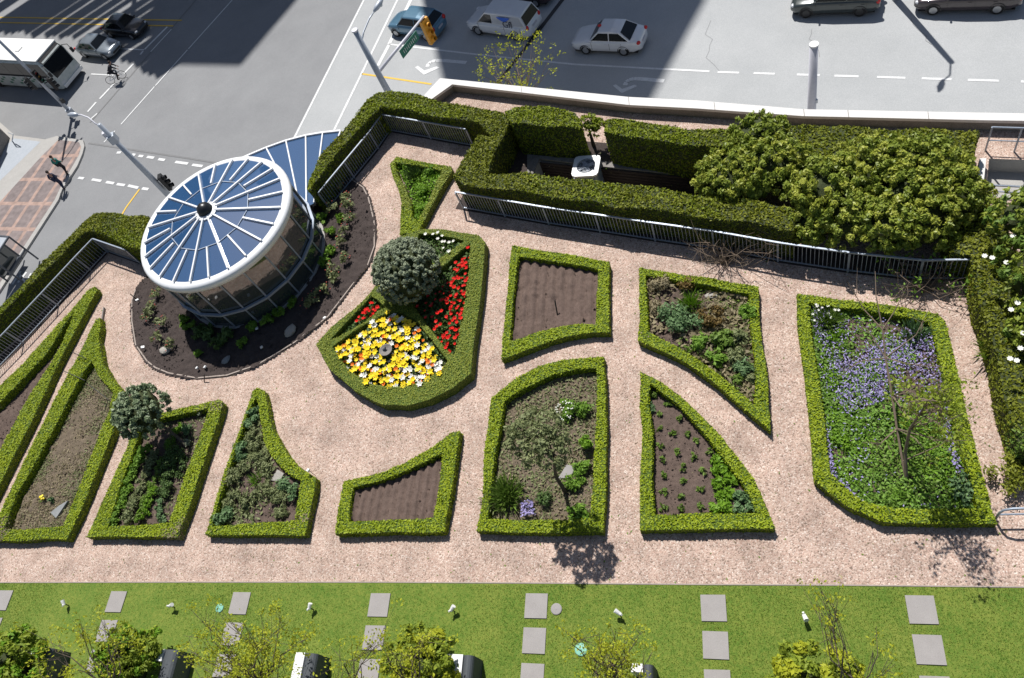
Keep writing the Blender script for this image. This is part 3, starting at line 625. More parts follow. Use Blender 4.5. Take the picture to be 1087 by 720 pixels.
stick((92,381),(77,374),'dark stake leaning over the top of the long weedy bed',.4,.6);stick((90,404),(68,394),'dark stake lying across the left hedge of the weedy bed',.3,.6)
stick((116,425),(95,409),'long thin dark rod across the upper weedy bed',.1,.5);stick((111,437),(115,424),'short dark rod inside the upper weedy bed',.1,.4)
stick((217,406),(217,398),'black stake at the bottom rim of the compost',0,.3,.02);stick((145,318),(138,312),'black stake at the left rim of the compost',0,.35,.02)
stick((592,336),(589,319),'pale-topped black stake standing in the ploughed bed nearest the railing',.05,.55,.025)
g=G();A=W(108.5,349,0);B=W(112,328,0);g.bar(A+[0,0,.05],B+[0,0,.08],.05,.1);g.bar(A+[0,0,.05],W(106,360)+np.array([0,0,.05]),.04,.1);tag(g.build('edging_board',M['concrete_dark'],origin=A),'dark narrow edging board leaning on the tip of the weedy bed hedge','board')
# AC unit
def acunit():
    c=W(622,176,.35);zb=-.95;top=.35;r=empty('air_conditioner',(c[0],c[1],zb),'square white air conditioner with round fan guard standing in the dark pit','air conditioner',rz=-.12)
    h=top-zb;s=.52
    def rr(s,k=.16): return [(x*s+dx*k,y*s+dy*k) for x,y,dd in((1-k/s,1-k/s,0),(-1+k/s,1-k/s,1),(-1+k/s,-1+k/s,2),(1-k/s,-1+k/s,3)) for t in(0,.5,1) for dx,dy in[(math.cos((dd+t)*PI/2),math.sin((dd+t)*PI/2))]]
    g=G();g.prism(rr(s-.04),0,h-.08,side=0);g.build('cabinet',M['acgrey'],r,local=True)
    hole=[(.37*math.cos(a*PI/16),.37*math.sin(a*PI/16)) for a in range(32)]
    g=G();g.prism(rr(s),h-.09,h,[hole]);g.build('top_cover',M['whitepl'],r,local=True)
    g=G();g.prism([(.36*math.cos(a*PI/16),.36*math.sin(a*PI/16)) for a in range(32)],h-.078,h-.076);g.build('fan_well',M['darkmetal'],r,local=True)
    for a in range(4):
        g=G();t=a*PI/2+.5;g.box((.17*math.cos(t),.17*math.sin(t),h-.04),(.26,.14,.01),t,rx=.25);g.build('fan_blade',M['fanb'],r,local=True)
    g=G()
    for a in range(10): t=a*PI/10;g.tube([(.37*math.cos(t),.37*math.sin(t),h+.004),(0,0,h+.03),(-.37*math.cos(t),-.37*math.sin(t),h+.004)],.006,5)
    for q in (.12,.24,.33): g.tube([(q*math.cos(a*PI/12),q*math.sin(a*PI/12),h+.03*(1-q/.37)+.004) for a in range(25)],.006,5)
    g.build('fan_guard',M['metal'],r,local=True)
    for k in range(4):
        g=G();t=k*PI/2
        for j in range(9): g.box(((s-.035)*math.cos(t),(s-.035)*math.sin(t),.15+j*.12),(.012,.75,.03),t)
        g.build('side_louvre',M['metal'],r,local=True)
M['acgrey']=mat('grey_cabinet',(.36,.4,.42),(.42,.46,.48),ns=6,rough=.5);M['fanb']=mat('fan_blade_grey',(.5,.52,.56),rough=.4)
acunit()
M['timber']=mat('dark_timber',(.035,.022,.017),(.075,.05,.04),ns=3,ns2=30,rough=.8)
g=G();n0=pit
for i in range(6): 
    a=W(572,171,0);b=W(775,191,0);g.bar((a[0],a[1]-.03,-.12-i*.16),(b[0],b[1]-.03,-.12-i*.16),.05,.13)
tag(g.build('pit_lining',M['timber'],origin=W(670,180)),'dark timber boards lining the sunken equipment pit','lining')
g=G();g.prism(XY([(560,165),(640,172),(780,188),(780,192),(640,178),(573,169.5),(566,186),(560,186)],0),.003,.06);tag(g.build('pit_kerb',M['concrete_dark'],origin=W(570,168)),kind='structure')
# landing with rails, far right
g=G();g.prism(XY([(1040,168),(1047,168),(1042,214),(1035,214)],.35),0.003,.35);tag(g.build('landing_wall',M['parapet'],origin=W(1040,190)),'short white wall beside the sunken landing at the right edge','wall')
def rail2(label,pts,h,posts,z=0):
    P=[W(*p,z) for p in pts];r=empty('handrail',tuple(P[0]),label,'handrail');g=G();g.tube([p+np.array([0,0,h]) for p in P],.03);g.build('top_rail',M['metal'],r)
    g=G();g.tube([p+np.array([0,0,h*.45]) for p in P],.02);g.build('mid_rail',M['metal'],r)
    for t in posts:
        q=P[0]+(P[-1]-P[0])*t;g=G();g.tube([q,q+np.array([0,0,h])],.03);g.build('post',M['metal'],r)
rail2('grey handrail along the street wall beyond the sunken landing',[(1046,160),(1120,163)],1.05,(0,.42,1))
rail2('grey handrail along the near side of the sunken landing',[(1047,208),(1140,213)],.5,(.5,1))
rail2('grey handrail sloping beside the blossom shrub at the right edge',[(1082,211),(1092,183)],.9,(0,1))
# tubular hoop rail lower right
r=empty('hoop_rail',tuple(W(1056,546)),'bright tubular hoop rail at the end of the right-hand gravel path','handrail')
A=W(1056,552);g=G();hx=np.array([1.,0,0]);g.tube([A,A+[0,0,.55],A+np.array([.05,0,.75]),A+np.array([.22,0,.85]),A+np.array([1.6,0,.85])],.032,10);g.build('top_rail',M['metal'],r,smooth=True)
g=G();g.tube([A+np.array([0,0,.42]),A+np.array([1.6,0,.42])],.025,8);g.build('mid_rail',M['metal'],r)
for x in (.75,1.5): g=G();g.tube([A+np.array([x,0,0]),A+np.array([x,0,.83])],.025,8);g.build('post',M['metal'],r)
r=empty('corner_rail',tuple(W(1084,626)),'short sloping metal rail end at the lower right corner of the gravel','handrail')
A=W(1092,634);g=G();g.tube([A,A+np.array([-.1,.1,.5]),A+np.array([.3,.1,.62]),A+np.array([.9,.0,.62])],.035,10);g.build('top_rail',M['metal'],r,smooth=True)
g=G();g.tube([A+np.array([.8,0,0]),A+np.array([.8,0,.6])],.03,8);g.build('post',M['metal'],r)
# birdbath among the flowers
c=base(410.6,373,.45,.03);r=empty('birdbath',c,'grey stone birdbath in the middle of the yellow and white flowers','birdbath')
g=G();g.lathe([(.2,0),(.2,.05),(.1,.1),(.08,.4),(.14,.46)],20);g.build('pedestal',M['concrete_dark'],r,local=True)
g=G();g.lathe([(.12,.44),(.23,.50),(.25,.53),(.22,.525),(.2,.50),(.02,.485)],28);g.build('bowl',M['concrete_dark'],r,local=True,smooth=True)
g=G();g.tube([(-.1,.02,.49),(-.02,.03,.55),(.02,.08,.60)],[.05,.045,.02],8);g.build('ornament',M['darkmetal'],r,local=True)
# ================================================================ FLOWERS AND PLANTS
def tulip(color,h=.38,size=.10,n=6,open_=.5):
    g=G()
    for k in range(4):
        a=k*1.6+.3;d=np.array([math.cos(a),math.sin(a),0]);s=np.array([-d[1],d[0],0])*.025
        g.add([-s,s,d*.08+s+[0,0,h*.5],d*.15+[0,0,h*.66],d*.08-s+[0,0,h*.5]],[(0,1,2,3,4)],0)
    g.tube([(0,0,0),(0,0,h)],.008,5,0)
    for k in range(n):
        a=k*2*PI/n;d=np.array([math.cos(a),math.sin(a),0]);s=np.array([-d[1],d[0],0])*size*.36
        g.add([(0,0,h),d*size*.4-s+[0,0,h+size*.35],d*size*(.5+open_*.5)+[0,0,h+size*(1-open_*.6)],d*size*.4+s+[0,0,h+size*.35]],[(0,1,2,3)],1)
    me=g.build('tulip',[M['midgreen'],M[color]],local=True,origin=(0,0,0));d=me.data;bpy.data.objects.remove(me);return d
def plantout(me,name,P,label,group,cat='flower',smin=.6,smax=1.2):
    for p in P:
        o=bpy.data.objects.new(name,me);COL.objects.link(o);o.location=p;s=rnd.uniform(smin,smax);o.scale=(s,s,s*rnd.uniform(.85,1.1));o.rotation_euler=(rnd.uniform(-.2,.2),rnd.uniform(-.2,.2),rnd.uniform(0,6));tag(o,label,cat,group)
bb=np.array(c[:2])
def spread(poly,n,dmin,avoid=None,ar=.3):
    out=[];t=0
    while len(out)<n and t<20000:
        t+=1;p=rpoly(poly,1,.04)[0]
        if avoid is not None and np.linalg.norm(p[:2]-avoid)<ar: continue
        if all((p[0]-q[0])**2+(p[1]-q[1])**2>dmin*dmin for q in out): out.append(p)
    return out
P=spread(XY([(354,372),(384,352),(410,334),(424,334),(440,345),(455,366),(474,391),(466,398),(447,409),(419,413),(392,409),(370,396)],.4),400,.082,bb,.27)
ty,tw,to=tulip('yellow',.36,.13,6,.9),tulip('petalwhite',.33,.12,6,.95),tulip('orange',.34,.11,6,.6)
kind=rng.choice(3,len(P),p=[.57,.32,.11])
plantout(ty,'yellow_flower',[p for p,k in zip(P,kind) if k==0],'yellow spring flower in the mixed bed around the birdbath','yellow flowers around the birdbath')
plantout(tw,'white_flower',[p for p,k in zip(P,kind) if k==1],'white spring flower in the mixed bed around the birdbath','white flowers around the birdbath')
plantout(to,'orange_flower',[p for p,k in zip(P,kind) if k==2],'orange spring flower in the mixed bed around the birdbath','orange flowers around the birdbath')
tr=tulip('red',.4,.10,6,.6)
P=spread(XY([(500,262),(494,312),(483,378),(474,372),(474,330),(476,300),(484,280)],.4),95,.11)+spread(XY([(474,300),(474,372),(455,350),(445,325),(458,300)],.4),28,.18)
plantout(tr,'red_tulip',P,'red tulip in the long bank right of the grey-green round shrub','red tulips right of the round shrub')
P=spread(XY([(378,341),(394,321),(404,327),(385,340)],.4),22,.11);plantout(tr,'red_tulip',P,'red tulip in the small wedge left of the grey-green round shrub','red tulips left of the round shrub')
tw2=tulip('petalwhite',.4,.075,6,.9)
P=[base(325+x/3.6,235+y/3.6,.42) for x,y in((460,50),(512,50),(520,75),(545,90),(570,75),(500,75),(535,72),(525,98),(510,62),(548,105),(488,60),(538,118),(560,84))];plantout(tw2,'white_narcissus',P,'white narcissus behind the grey-green round shrub','white narcissi behind the round shrub')
P=[base(835+x/2.717,300+y/2.717,.42) for x,y in((82,66),(95,62),(80,82),(78,100),(92,74),(120,66),(123,80),(125,96),(133,76),(145,65),(146,75),(98,70))];plantout(tw2,'white_narcissus',P,'white narcissus in the top left corner of the large violet bed','white narcissi in the large violet bed',smin=.6,smax=.85)
M['fresh12']=leafmat('young_ground_cover',(.12,.25,.03),(.28,.46,.08))
# green filling under the flowers (uncountable foliage)
def cover_stuff(name,poly,n,leaf,size,z0=.05,z1=.16,patch=0,pf=2,seed=3,thr=0):
    P=rpoly(poly,n,z0,z1)
    if patch: P=P[(smooth_noise(P[:,:2],pf,seed)+rng.normal(size=n)*patch)>thr]
    g=G();leafquads(g,P,np.tile([0,0,1.],(len(P),1)),size,0,.7,1.8);return tag(g.build(name,M[leaf],origin=(0,0,0)),kind='stuff')
cover_stuff('flower_foliage',XY(B2y,.5),2600,'darkgreen',.1,.05,.3)
cover_stuff('flower_foliage',XY(B2r,.5),1600,'darkgreen',.1,.05,.3)
cover_stuff('flower_foliage',XY(B2w,.5),500,'darkgreen',.1,.05,.3)
cover_stuff('flower_foliage',XY(B2l,.5),400,'darkgreen',.1,.05,.3)
cover_stuff('lime_ground_cover',XY(B1i,BZ),1500,'bright',.08,.05,.22)
cover_stuff('weeds',s8,13000,'olive',.045,.04,.09,.9,2.5,3,-.3);cover_stuff('dry_weeds',s8,7000,'dry',.045,.04,.09,.9,3,8,-.1);cover_stuff('weeds',s4,3500,'olive',.06,.04,.09,.8,3);cover_stuff('dry_weeds',s4,2500,'dry',.06,.04,.08,.8,3,8)
cover_stuff('weeds',s10,2600,'midgreen',.08,.05,.2,.7,2,6);cover_stuff('dry_weeds',s10,2600,'dry',.12,.05,.22,.6,2);cover_stuff('weeds',s6,3500,'olive',.08,.05,.13,.6,2.5)
cover_stuff('weeds',s7,1800,'olive',.06,.04,.1,.8,3)
top12=XY([(862,322),(985,342),(1012,440),(985,445),(950,420),(900,440),(872,400)],.2)
cover_stuff('ground_cover',s12,17000,'fresh12',.065,.05,.2,.7,2.2,5,-.25)
cover_stuff('ground_cover',XY([(875,430),(1010,440),(1030,535),(957,535),(915,528),(885,500)],.2),5000,'bright',.06,.08,.22,.7,3,17,.1);cover_stuff('ground_cover',s12,6000,'midgreen',.07,.05,.24,.7,3,7,.1)
cover_stuff('violet_flowers',top12,8500,'violet',.042,.17,.26,.6,2.6,9,-.4)
cover_stuff('violet_flowers',s12,900,'violet',.04,.17,.26,.6,2.2,12,.4)
cover_stuff('violet_flowers',XY([(874,440),(888,505),(915,532),(905,535),(880,505),(872,460)],.2),220,'violet',.06,.17,.26)
cover_stuff('violet_flowers',XY([(1005,440),(1022,500),(1015,505),(1000,460)],.2),110,'violet',.06,.17,.26)
def many(pts,z,name,label,cat,group,scale=1,**k):
    for q in pts:
        px,py=q[:2];s=q[2] if len(q)>2 else 1;kk=dict(k);kk['r']=k.get('r',.25)*s;kk['h']=k.get('h',.3)*s
        plant(name,base(px,py,kk['h']*.5),label,cat,group=group,**kk)
T=lambda ox,oy,s,L:[(ox+q[0]/s,oy+q[1]/s,*q[2:]) for q in L]
many(T(670,385,3.7875,[(97,135),(150,170),(115,205),(195,222),(117,265),(170,285),(228,285),(268,317),(122,330),(190,358),(252,377),(128,390),(210,422),(290,437),(130,457),(208,477),(275,507),(132,520),(208,537),(130,582),(200,585),(278,578),(320,360)]),0,'seedling','small green seedling planted in rows in the sail-shaped bed','seedling','seedlings in the sail-shaped bed',r=.12,h=.13,n=46,leaf='midgreen',size=.06,k=6)
many(T(670,385,3.7875,[(340,385),(372,378),(345,430),(385,432),(350,490),(400,480),(365,535),(352,580),(392,525),(380,580)]),0,'lettuce','bright green lettuce beside the seedlings','lettuce','bright lettuces in the sail-shaped bed',r=.2,h=.22,n=170,leaf='bright',size=.09,k=9)
many(T(670,385,3.7875,[(430,535),(470,540),(440,585),(488,580),(75,185,.7)]),0,'leafy_plant','pale leafy plant in the lower corner of the sail-shaped bed' ,'plant','pale leafy plants in the sail-shaped bed',r=.2,h=.26,n=120,leaf='blueleaf',size=.09,k=8)
# crowded mixed bed
for px,py,r,h,n,leaf,size,lab,up in [(723,337,.55,.45,900,'blueleaf',.07,'broad blue-green plant filling the left of the crowded mixed bed',0),(733,322,.22,.5,160,'bright',.06,'bright green feathery tuft above the blue-green plant',1),(757,338,.38,.5,420,'bronze',.06,'bronze-leaved shrub in the middle of the crowded mixed bed',0),(702,304,.35,.35,260,'dry',.07,'brown dried plant at the top left of the crowded mixed bed',0),(694,329,.25,.3,160,'dry',.07,'brown dried plant along the left hedge of the crowded mixed bed',0),(730,303,.3,.35,200,'bronze',.06,'brown twiggy plant under the top hedge of the crowded mixed bed',0),(794,333,.26,.4,260,'green',.08,'green leafy plant against the right hedge of the crowded mixed bed',0),(765,361,.34,.45,380,'midgreen',.1,'dark leafy plant below the bronze-leaved shrub',0),(744,365,.28,.35,260,'green',.09,'green leafy plant left of the dark leafy plant',0),(783,358,.28,.4,200,'olive',.08,'olive green plant right of the dark leafy plant',0),(760,381,.26,.4,240,'green',.09,'green plant low in the narrowing part of the crowded bed',0),(781,380,.26,.4,220,'olive',.08,'feathery plant in the narrowing part of the crowded bed',0),(791,392,.26,.4,240,'blueleaf',.07,'grey-green feathery plant near the point of the crowded bed',0),(783,404,.2,.3,160,'midgreen',.07,'low green plant near the point of the crowded bed',0),(797,403,.2,.3,160,'olive',.07,'olive tuft by the right hedge near the point of the crowded bed',0),
 (600.5,437,.3,.35,300,'green',.07,'white-flowering leafy plant upper right of the olive-leaved small tree',0),(617,434,.26,.35,260,'green',.07,'green leafy plant by the right hedge above the tree',0),(622,472,.2,.45,180,'bright',.08,'bright green clump against the right hedge beside the tree',0),(608,512,.28,.3,260,'green',.07,'leafy ground plant just below the pale stepping slab',0),(618,498,.24,.3,220,'green',.07,'leafy plant right of the pale stepping slab',0),(535,525,.36,.4,420,'midgreen',.12,'tall grassy clump in the lower left corner of the tree bed',1),(522,533,.2,.35,120,'olive',.12,'small grassy tuft in the very corner of the tree bed',1),(579,531,.24,.3,220,'darkgreen',.06,'dark plant right of the violet flowers in the tree bed',0),(614,543,.3,.3,260,'green',.08,'green plant in the lower right corner of the tree bed',0),(545,455,.12,.2,50,'blueleaf',.08,'thin bluish tuft at the left of the tree bed',0),
 (459,181,.26,.3,260,'green',.07,'green leafy plant at the top right of the lime triangular bed',0),(440,184,.3,.35,260,'darkgreen',.08,'darker grassy tuft in the lime triangular bed',1),(450,203,.26,.35,300,'bright',.07,'bright lime mound in the middle of the triangular bed',0),(432,178,.2,.25,160,'bright',.07,'bright lime mound at the top left of the triangular bed',0),(447,222,.2,.3,200,'bright',.07,'bright lime mound at the bottom of the triangular bed',0),
 (878,340,.3,.4,260,'midgreen',.12,'grassy clump under the white narcissi of the large bed',1),(973,353,.32,.4,120,'blueleaf',.16,'spiky blue-green plant at the top right of the large violet bed',1),(885,402,.28,.25,260,'bright',.06,'bright green mound at the left of the large violet bed',0),(893,468,.28,.22,260,'bright',.06,'bright green mound low on the left of the large violet bed',0),(886,358,.25,.25,220,'bright',.06,'bright green plant below the narcissi clump',0),(1022,518,.3,.35,160,'blueleaf',.09,'greyish sage plant in the lower right of the large violet bed',0),(953,530,.22,.25,200,'green',.06,'fresh green mound at the bottom hedge of the large violet bed',0),
 (190.6,455,.2,.3,240,'bright',.05,'round lime yellow herb under the glossy round bush',0),(200.5,456,.24,.32,300,'blueleaf',.05,'mint green mound beside the lime yellow herb',0),(214,435,.18,.28,160,'greyleaf',.05,'small grey herb in the top corner of the slanting bed',0),(182,471,.22,.3,240,'green',.05,'green herb mound below the lime yellow herb',0),(199,470,.16,.2,120,'greyleaf',.05,'silver herb beside the green herb mound',0),
 (1078,503,.45,.7,900,'yew',.06,'small clipped green ball beside the hoop rail',0),(1064,372,.3,.6,500,'grassblade',.12,'tall dark grassy clump at the foot of the right-hand hedge',1),(55,532,.1,.18,40,'blueleaf',.08,'small bluish weed beside the slate',0)]:
    plant('garden_plant',base(px,py,h*.5),lab,'plant',r=r*1.22,h=h*1.1,n=int(n*1.9),leaf=leaf,size=size*.85,upright=bool(up),k=12,flower='petalwhite' if 'white-flowering' in lab else None,nf=45,fs=.05)
g=G();P=rpoly(XY([(553,532),(566,530),(568,546),(553,548)],.2),160,.1,.28);leafquads(g,P,np.tile([0,0,1.],(160,1)),.06,0,.8);tag(g.build('violet_plant',M['violet'],origin=base(558,538)),'violet-blue flowering clump at the bottom of the tree bed','plant')
o=plant('yellow_iris',base(45,529,.15),'single bright yellow flower beside the slate in the weedy bed','flower',r=.1,h=.2,n=25,leaf='midgreen',size=.1,upright=True,flower='yellow',nf=5,fs=.12)
# herb rows in the slanting bed
def row(a,b,n,label,cat,leaf,r=.22,h=.3,size=.05,nn=130):
    nn=int(nn*1.9);r*=1.15;n=int(n*1.15)
    for i in range(n):
        t=i/(n-1);px=85+(a[0]+(b[0]-a[0])*t)/3.7875;py=395+(a[1]+(b[1]-a[1])*t)/3.7875;q=rnd.uniform(.85,1.15)
        plant('herb',base(px,py,h*.5),label,cat,r=r*q,h=h*q,n=nn,leaf=leaf,size=size,k=8,group=label[:40])
row((262,300),(215,395),6,'bright green herb in the upper part of the leftmost herb row','herb','green',nn=170)
row((205,425),(140,595),8,'fresh green herb in the lower part of the leftmost herb row','herb','green',nn=150)
row((300,330),(195,590),11,'greyish olive herb in the second herb row','herb','olive',nn=140)
row((330,360),(240,590),7,'dusky green herb between the olive row and the dark mounds','herb','midgreen',r=.15)
row((365,330),(345,470),6,'dark green herb in the shaded mound row','herb','darkgreen',r=.27,h=.4,nn=260)
row((300,470),(250,585),5,'lime yellow herb at the bottom end of the herb rows','herb','bright',r=.19)
row((320,530),(330,590),3,'pale bluish herb in the bottom corner of the herb rows','herb','blueleaf',r=.17)
row((410,330),(400,400),3,'deep green herb along the right hedge of the slanting bed','herb','darkgreen',r=.22,h=.3)
many(T(210,400,3.893,[(230,150,.8),(220,190),(180,290,.9),(170,330,.8),(95,585,1.1),(120,560,.8),(370,450,1.1),(395,475,.9)]),0,'conifer_plant','low blue-green feathery plant in the flask-shaped bed','plant','blue-green feathery plants in the flask-shaped bed',r=.32,h=.4,n=480,leaf='blueleaf',size=.06)
many(T(210,400,3.893,[(230,240),(235,275),(190,370),(240,340),(285,385),(150,420),(160,490),(205,510),(270,470),(312,480),(345,505),(130,520,.8),(270,330,.8),(340,560,.8)]),0,'low_shrub','low olive green shrub in the flask-shaped bed','plant','olive shrubs in the flask-shaped bed',r=.33,h=.34,n=480,leaf='olive',size=.05)
plant('grass_tuft',base(271.6,510,.15),'bright grassy tuft beside the stone slab of the flask-shaped bed','plant',r=.2,h=.35,n=90,leaf='green',size=.08,upright=True)
many([(360,199),(366,210),(352,221),(368,219),(366,245),(356,295),(346,307),(366,275),(335,314),(160,327),(167,313),(157,336),(172,342),(167,357),(180,367),(362,258),(352,285),(326,322),(371,232)],0,'rose_bush','low budding rose bush in the dark compost round the glasshouse','rose bush','rose bushes round the glasshouse',r=.3,h=.5,n=130,leaf='olive',size=.07,k=9,flower='roseflower',nf=4,fs=.05)
many([(341,232),(361,232,.8),(350,247),(351,265),(343.6,277),(311,321),(297,332),(284,340),(269,346),(202,347),(193,340),(256.7,364,.8),(210.7,375,.7)],0,'leafy_perennial','bright leafy perennial close to the glasshouse wall','plant','leafy perennials at the glasshouse wall',r=.26,h=.35,n=170,leaf='green',size=.09)
many([(242,354),(222,352),(232,362),(211,352)],0,'fern','dark fern in the shadow below the glasshouse','fern','dark ferns below the glasshouse',r=.34,h=.4,n=260,leaf='darkgreen',size=.1)
g=G()
# ================================================================ SHRUBS AND TREES
def shrub(name,label,cat,blobs,leaf,size,dens,trunk=None,core='yew_body',leaf2=None,k=60,group=None,el=1.8,spread_=.7,coref=.8,shell=.72):
    """blobs: (x,y,z,rx,ry,rz)"""
    b=np.array(blobs[0]);root=empty(name,(b[0],b[1],.02) if trunk is None else tuple(trunk[0]),label,cat,group)
    g=G()
    for i,q in enumerate(blobs):
        q=np.array(q);n=int(dens*(q[3]*q[4]+q[3]*q[5]+q[4]*q[5]))
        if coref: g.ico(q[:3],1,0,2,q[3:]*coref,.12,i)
        D=unit(rng.normal(size=(k,3)));D[:,2]=np.where(D[:,2]<-.4,-D[:,2],D[:,2]);C=q[:3]+D*q[3:]*rng.uniform(shell,1.0,(k,1));per=max(4,n//k)
        cr=q[3:].mean()*1.5/k**.5
        for j,cc in enumerate(C):
            dd=unit(rng.normal(size=(per,3))+D[j]*.6);P=cc+dd*cr*rng.uniform(.25,1,(per,1))
            leafquads(g,P,dd+np.array([0,0,.4]),size,1 if not leaf2 or (j*7)%5<3 else 2,spread_,el)
    g.build('crown',[M[core],M[leaf]]+([M[leaf2]] if leaf2 else []),root)
    g=G()
    if trunk is not None: g.tube(trunk,np.linspace(.07,.035,len(trunk)),8)
    else: trunk=[np.array([b[0],b[1],.02]),b[:3]];g.tube(trunk,[.08,.03],8)
    t=np.array(trunk[-1])
    for q in blobs:
        for _ in range(4):
            e=np.array(q[:3])+unit(rng.normal(size=3))*np.array(q[3:])*.75;g.tube([t,(t+e)/2+rng.normal(size=3)*.05,e],[.03,.02,.01],6)
    g.build('trunk',M['bark'],root);return root
def at(px,py,z,rx,ry,rz): p=W(px,py,z);return (p[0],p[1],z,rx,ry,rz)
shrub('round_shrub','large ball-shaped grey-green shrub above the red and yellow flowers','shrub',[at(431,288,1.25,1.24,1.24,1.14)],'greyleaf',.05,7000,core='yew_body',k=520,coref=.9,shell=.93)
p=W(151,437,1.6);shrub('round_bush','glossy dark round bush on a slanting stem over the herb rows','shrub',[(p[0],p[1],1.6,1.02,1.02,.86)],'glossy',.07,3400,trunk=[W(199,474,.03),W(186,462,.45),W(165,447,1.1)],k=200,coref=.75,shell=.85)
p=W(570,464,3.5);B=W(600,522,.03);shrub('small_tree','small open olive-leaved tree standing in the curved-top bed','tree',[(p[0],p[1],3.5,.9,.85,.5),(p[0]+.35,p[1]-.35,3.2,.55,.55,.4),(p[0]-.4,p[1]+.1,3.3,.55,.55,.4)],'olive',.065,1100,trunk=[B,B+np.array([-.05,.1,1.0]),np.array([p[0]+.2,p[1]-.1,2.5])],k=60,coref=0)
sh=dict(leaf='rhodo',leaf2='rhodo2',size=.07,dens=2400,k=170,coref=.66)
shrub('broad_shrub','broad rounded green shrub hanging over the right end of the equipment pit','shrub',[at(783,187,1.3,1.5,1.2,.9),at(815,178,1.4,1.5,1.2,.9),at(765,196,.9,.9,.9,.7)],**sh)
shrub('broad_shrub','large leafy shrub in the middle of the shrub group behind the long railing','shrub',[at(880,205,1.4,1.4,1.3,1.1),at(905,230,1.2,1.5,1.2,1.0),at(868,232,1.0,1.1,1.0,.9)],**sh)
shrub('broad_shrub','large yellowish-topped shrub at the far side of the shrub group near the flat hedge','shrub',[at(930,180,1.6,1.6,1.2,1.0),at(975,182,1.6,1.5,1.2,1.0),at(965,205,1.5,1.4,1.2,1.0)],**sh)
shrub('broad_shrub','large leafy shrub at the right end of the shrub group by the railing end','shrub',[at(975,232,1.3,1.3,1.2,1.0),at(1003,212,1.3,1.3,1.1,1.0),at(945,240,1.2,1.2,1.0,.9)],**sh)
shrub('small_shrub','smaller shrub at the near corner of the broad flat hedge','shrub',[at(806,143,1.6,1.0,.9,.6),at(790,150,1.4,.8,.7,.5)],leaf='rhodo',size=.08,dens=1300,k=70,coref=.65)
shrub('thin_shrub','sparse yellowish shrub filling the gap between two hedge blocks beyond the pit','shrub',[at(624,133,1.1,.55,.4,.35),at(632,136,1.0,.45,.4,.35)],leaf='yewlime',size=.07,dens=1000,k=40,coref=.4)
wb=shrub('blossom_shrub','tall leafy shrub with large white blossoms at the right edge','shrub',[at(1090,232,2.0,1.1,.9,.8),at(1096,290,1.8,.95,1.2,.9),at(1102,350,1.5,.7,1.1,.8)],leaf='rhodo',leaf2='midgreen',size=.085,dens=900,k=90,coref=.6)
for x,y in ((1045,272),(1053,274),(1068,279),(1082,244),(1075,251),(1083,238),(1073,329),(1080,322),(1086,354),(1083,370),(1072,381),(1079,383)):
    g=G();c=W(x,y,2.3 if y<300 else 2.0)
    for k in range(7):
        a=k*.9;d=np.array([math.cos(a),math.sin(a),.35]);s=np.array([-d[1],d[0],0])*.035;g.add([c,c+d*.04-s,c+d*.08,c+d*.04+s],[(0,1,2,3)])
    g.build('blossom',M['petalwhite'],wb)
g=G()
M['twigp']=M['twig']
def twigs(name,label,cat,base_px,region,n,leaf=None,nl=0,zr=(.2,1.4),size=.07,lr=.03,bz=.03):
    B=W(*base_px,bz);root=empty(name,tuple(B),label,cat);g=G();L=G()
    for i in range(n):
        px=rnd.uniform(region[0],region[2]);py=rnd.uniform(region[1],region[3]);z=rnd.uniform(*zr);e=W(px,py,z);m=(B+e)/2+rng.normal(size=3)*.18;m2=m*.4+e*.6+rng.normal(size=3)*.12
        s=B+rng.normal(size=3)*[.12,.12,0];g.tube([s,m,m2,e],[.014,.011,.008,.004],5)
        for _ in range(3): q=m2+rng.normal(size=3)*.3;g.tube([m2,(m2+q)/2+rng.normal(size=3)*.04,q],[.007,.005,.003],4)
        if leaf:
            P=e+rng.normal(size=(nl,3))*.1;leafquads(L,P,rng.normal(size=(nl,3)),size,0,1,1.6)
    g.build('branches',M['twig'],root)
    if leaf: L.build('foliage',M[leaf],root)
    return root
twigs('bare_shrub','tangle of bare brown twigs against the long railing','shrub',(770,276),(715,240,845,278),48)
twigs('climbing_shrub','sparse leafy climber at the right end of the long railing','shrub',(985,305),(930,262,1035,318),36,'green',8,(.2,1.0))
# thin young tree in the violet bed
B=W(962,512,.03);tp=[B,W(958,490,.35),W(952,455,.8),W(947,420,1.2),W(940,380,1.7),W(937,350,2.1),W(930,315,2.6),W(929,288,2.9)]
root=empty('young_tree',tuple(B),'thin leaning bare young tree with a few pale leaf clusters in the violet bed','tree')
g=G();g.tube(tp,[.032,.032,.03,.034,.028,.02,.014,.008],7)
L=G()
tp2=[B,W(961,480,.8),W(966,455,1.9),W(976,440,3.0),W(985,425,3.8)];g.tube(tp2,[.05,.045,.035,.02,.01],7)
for k in range(16):
    a=tp2[2+k%3];b=W(rnd.choice((958,972,985,1000,1012,1022))+rnd.uniform(-8,8),rnd.uniform(405,468),rnd.uniform(3.2,4.2));m=(a+b)/2+rng.normal(size=3)*.12;g.tube([a,m,b],[.018,.011,.004],5)
    for _ in range(4):
        q=m+(b-m)*rnd.uniform(.2,1)+rng.normal(size=3)*.2;g.tube([m,q],[.006,.003],4);P=q+rng.normal(size=(16,3))*.1;leafquads(L,P,rng.normal(size=(16,3)),.07,0,1,1.5)
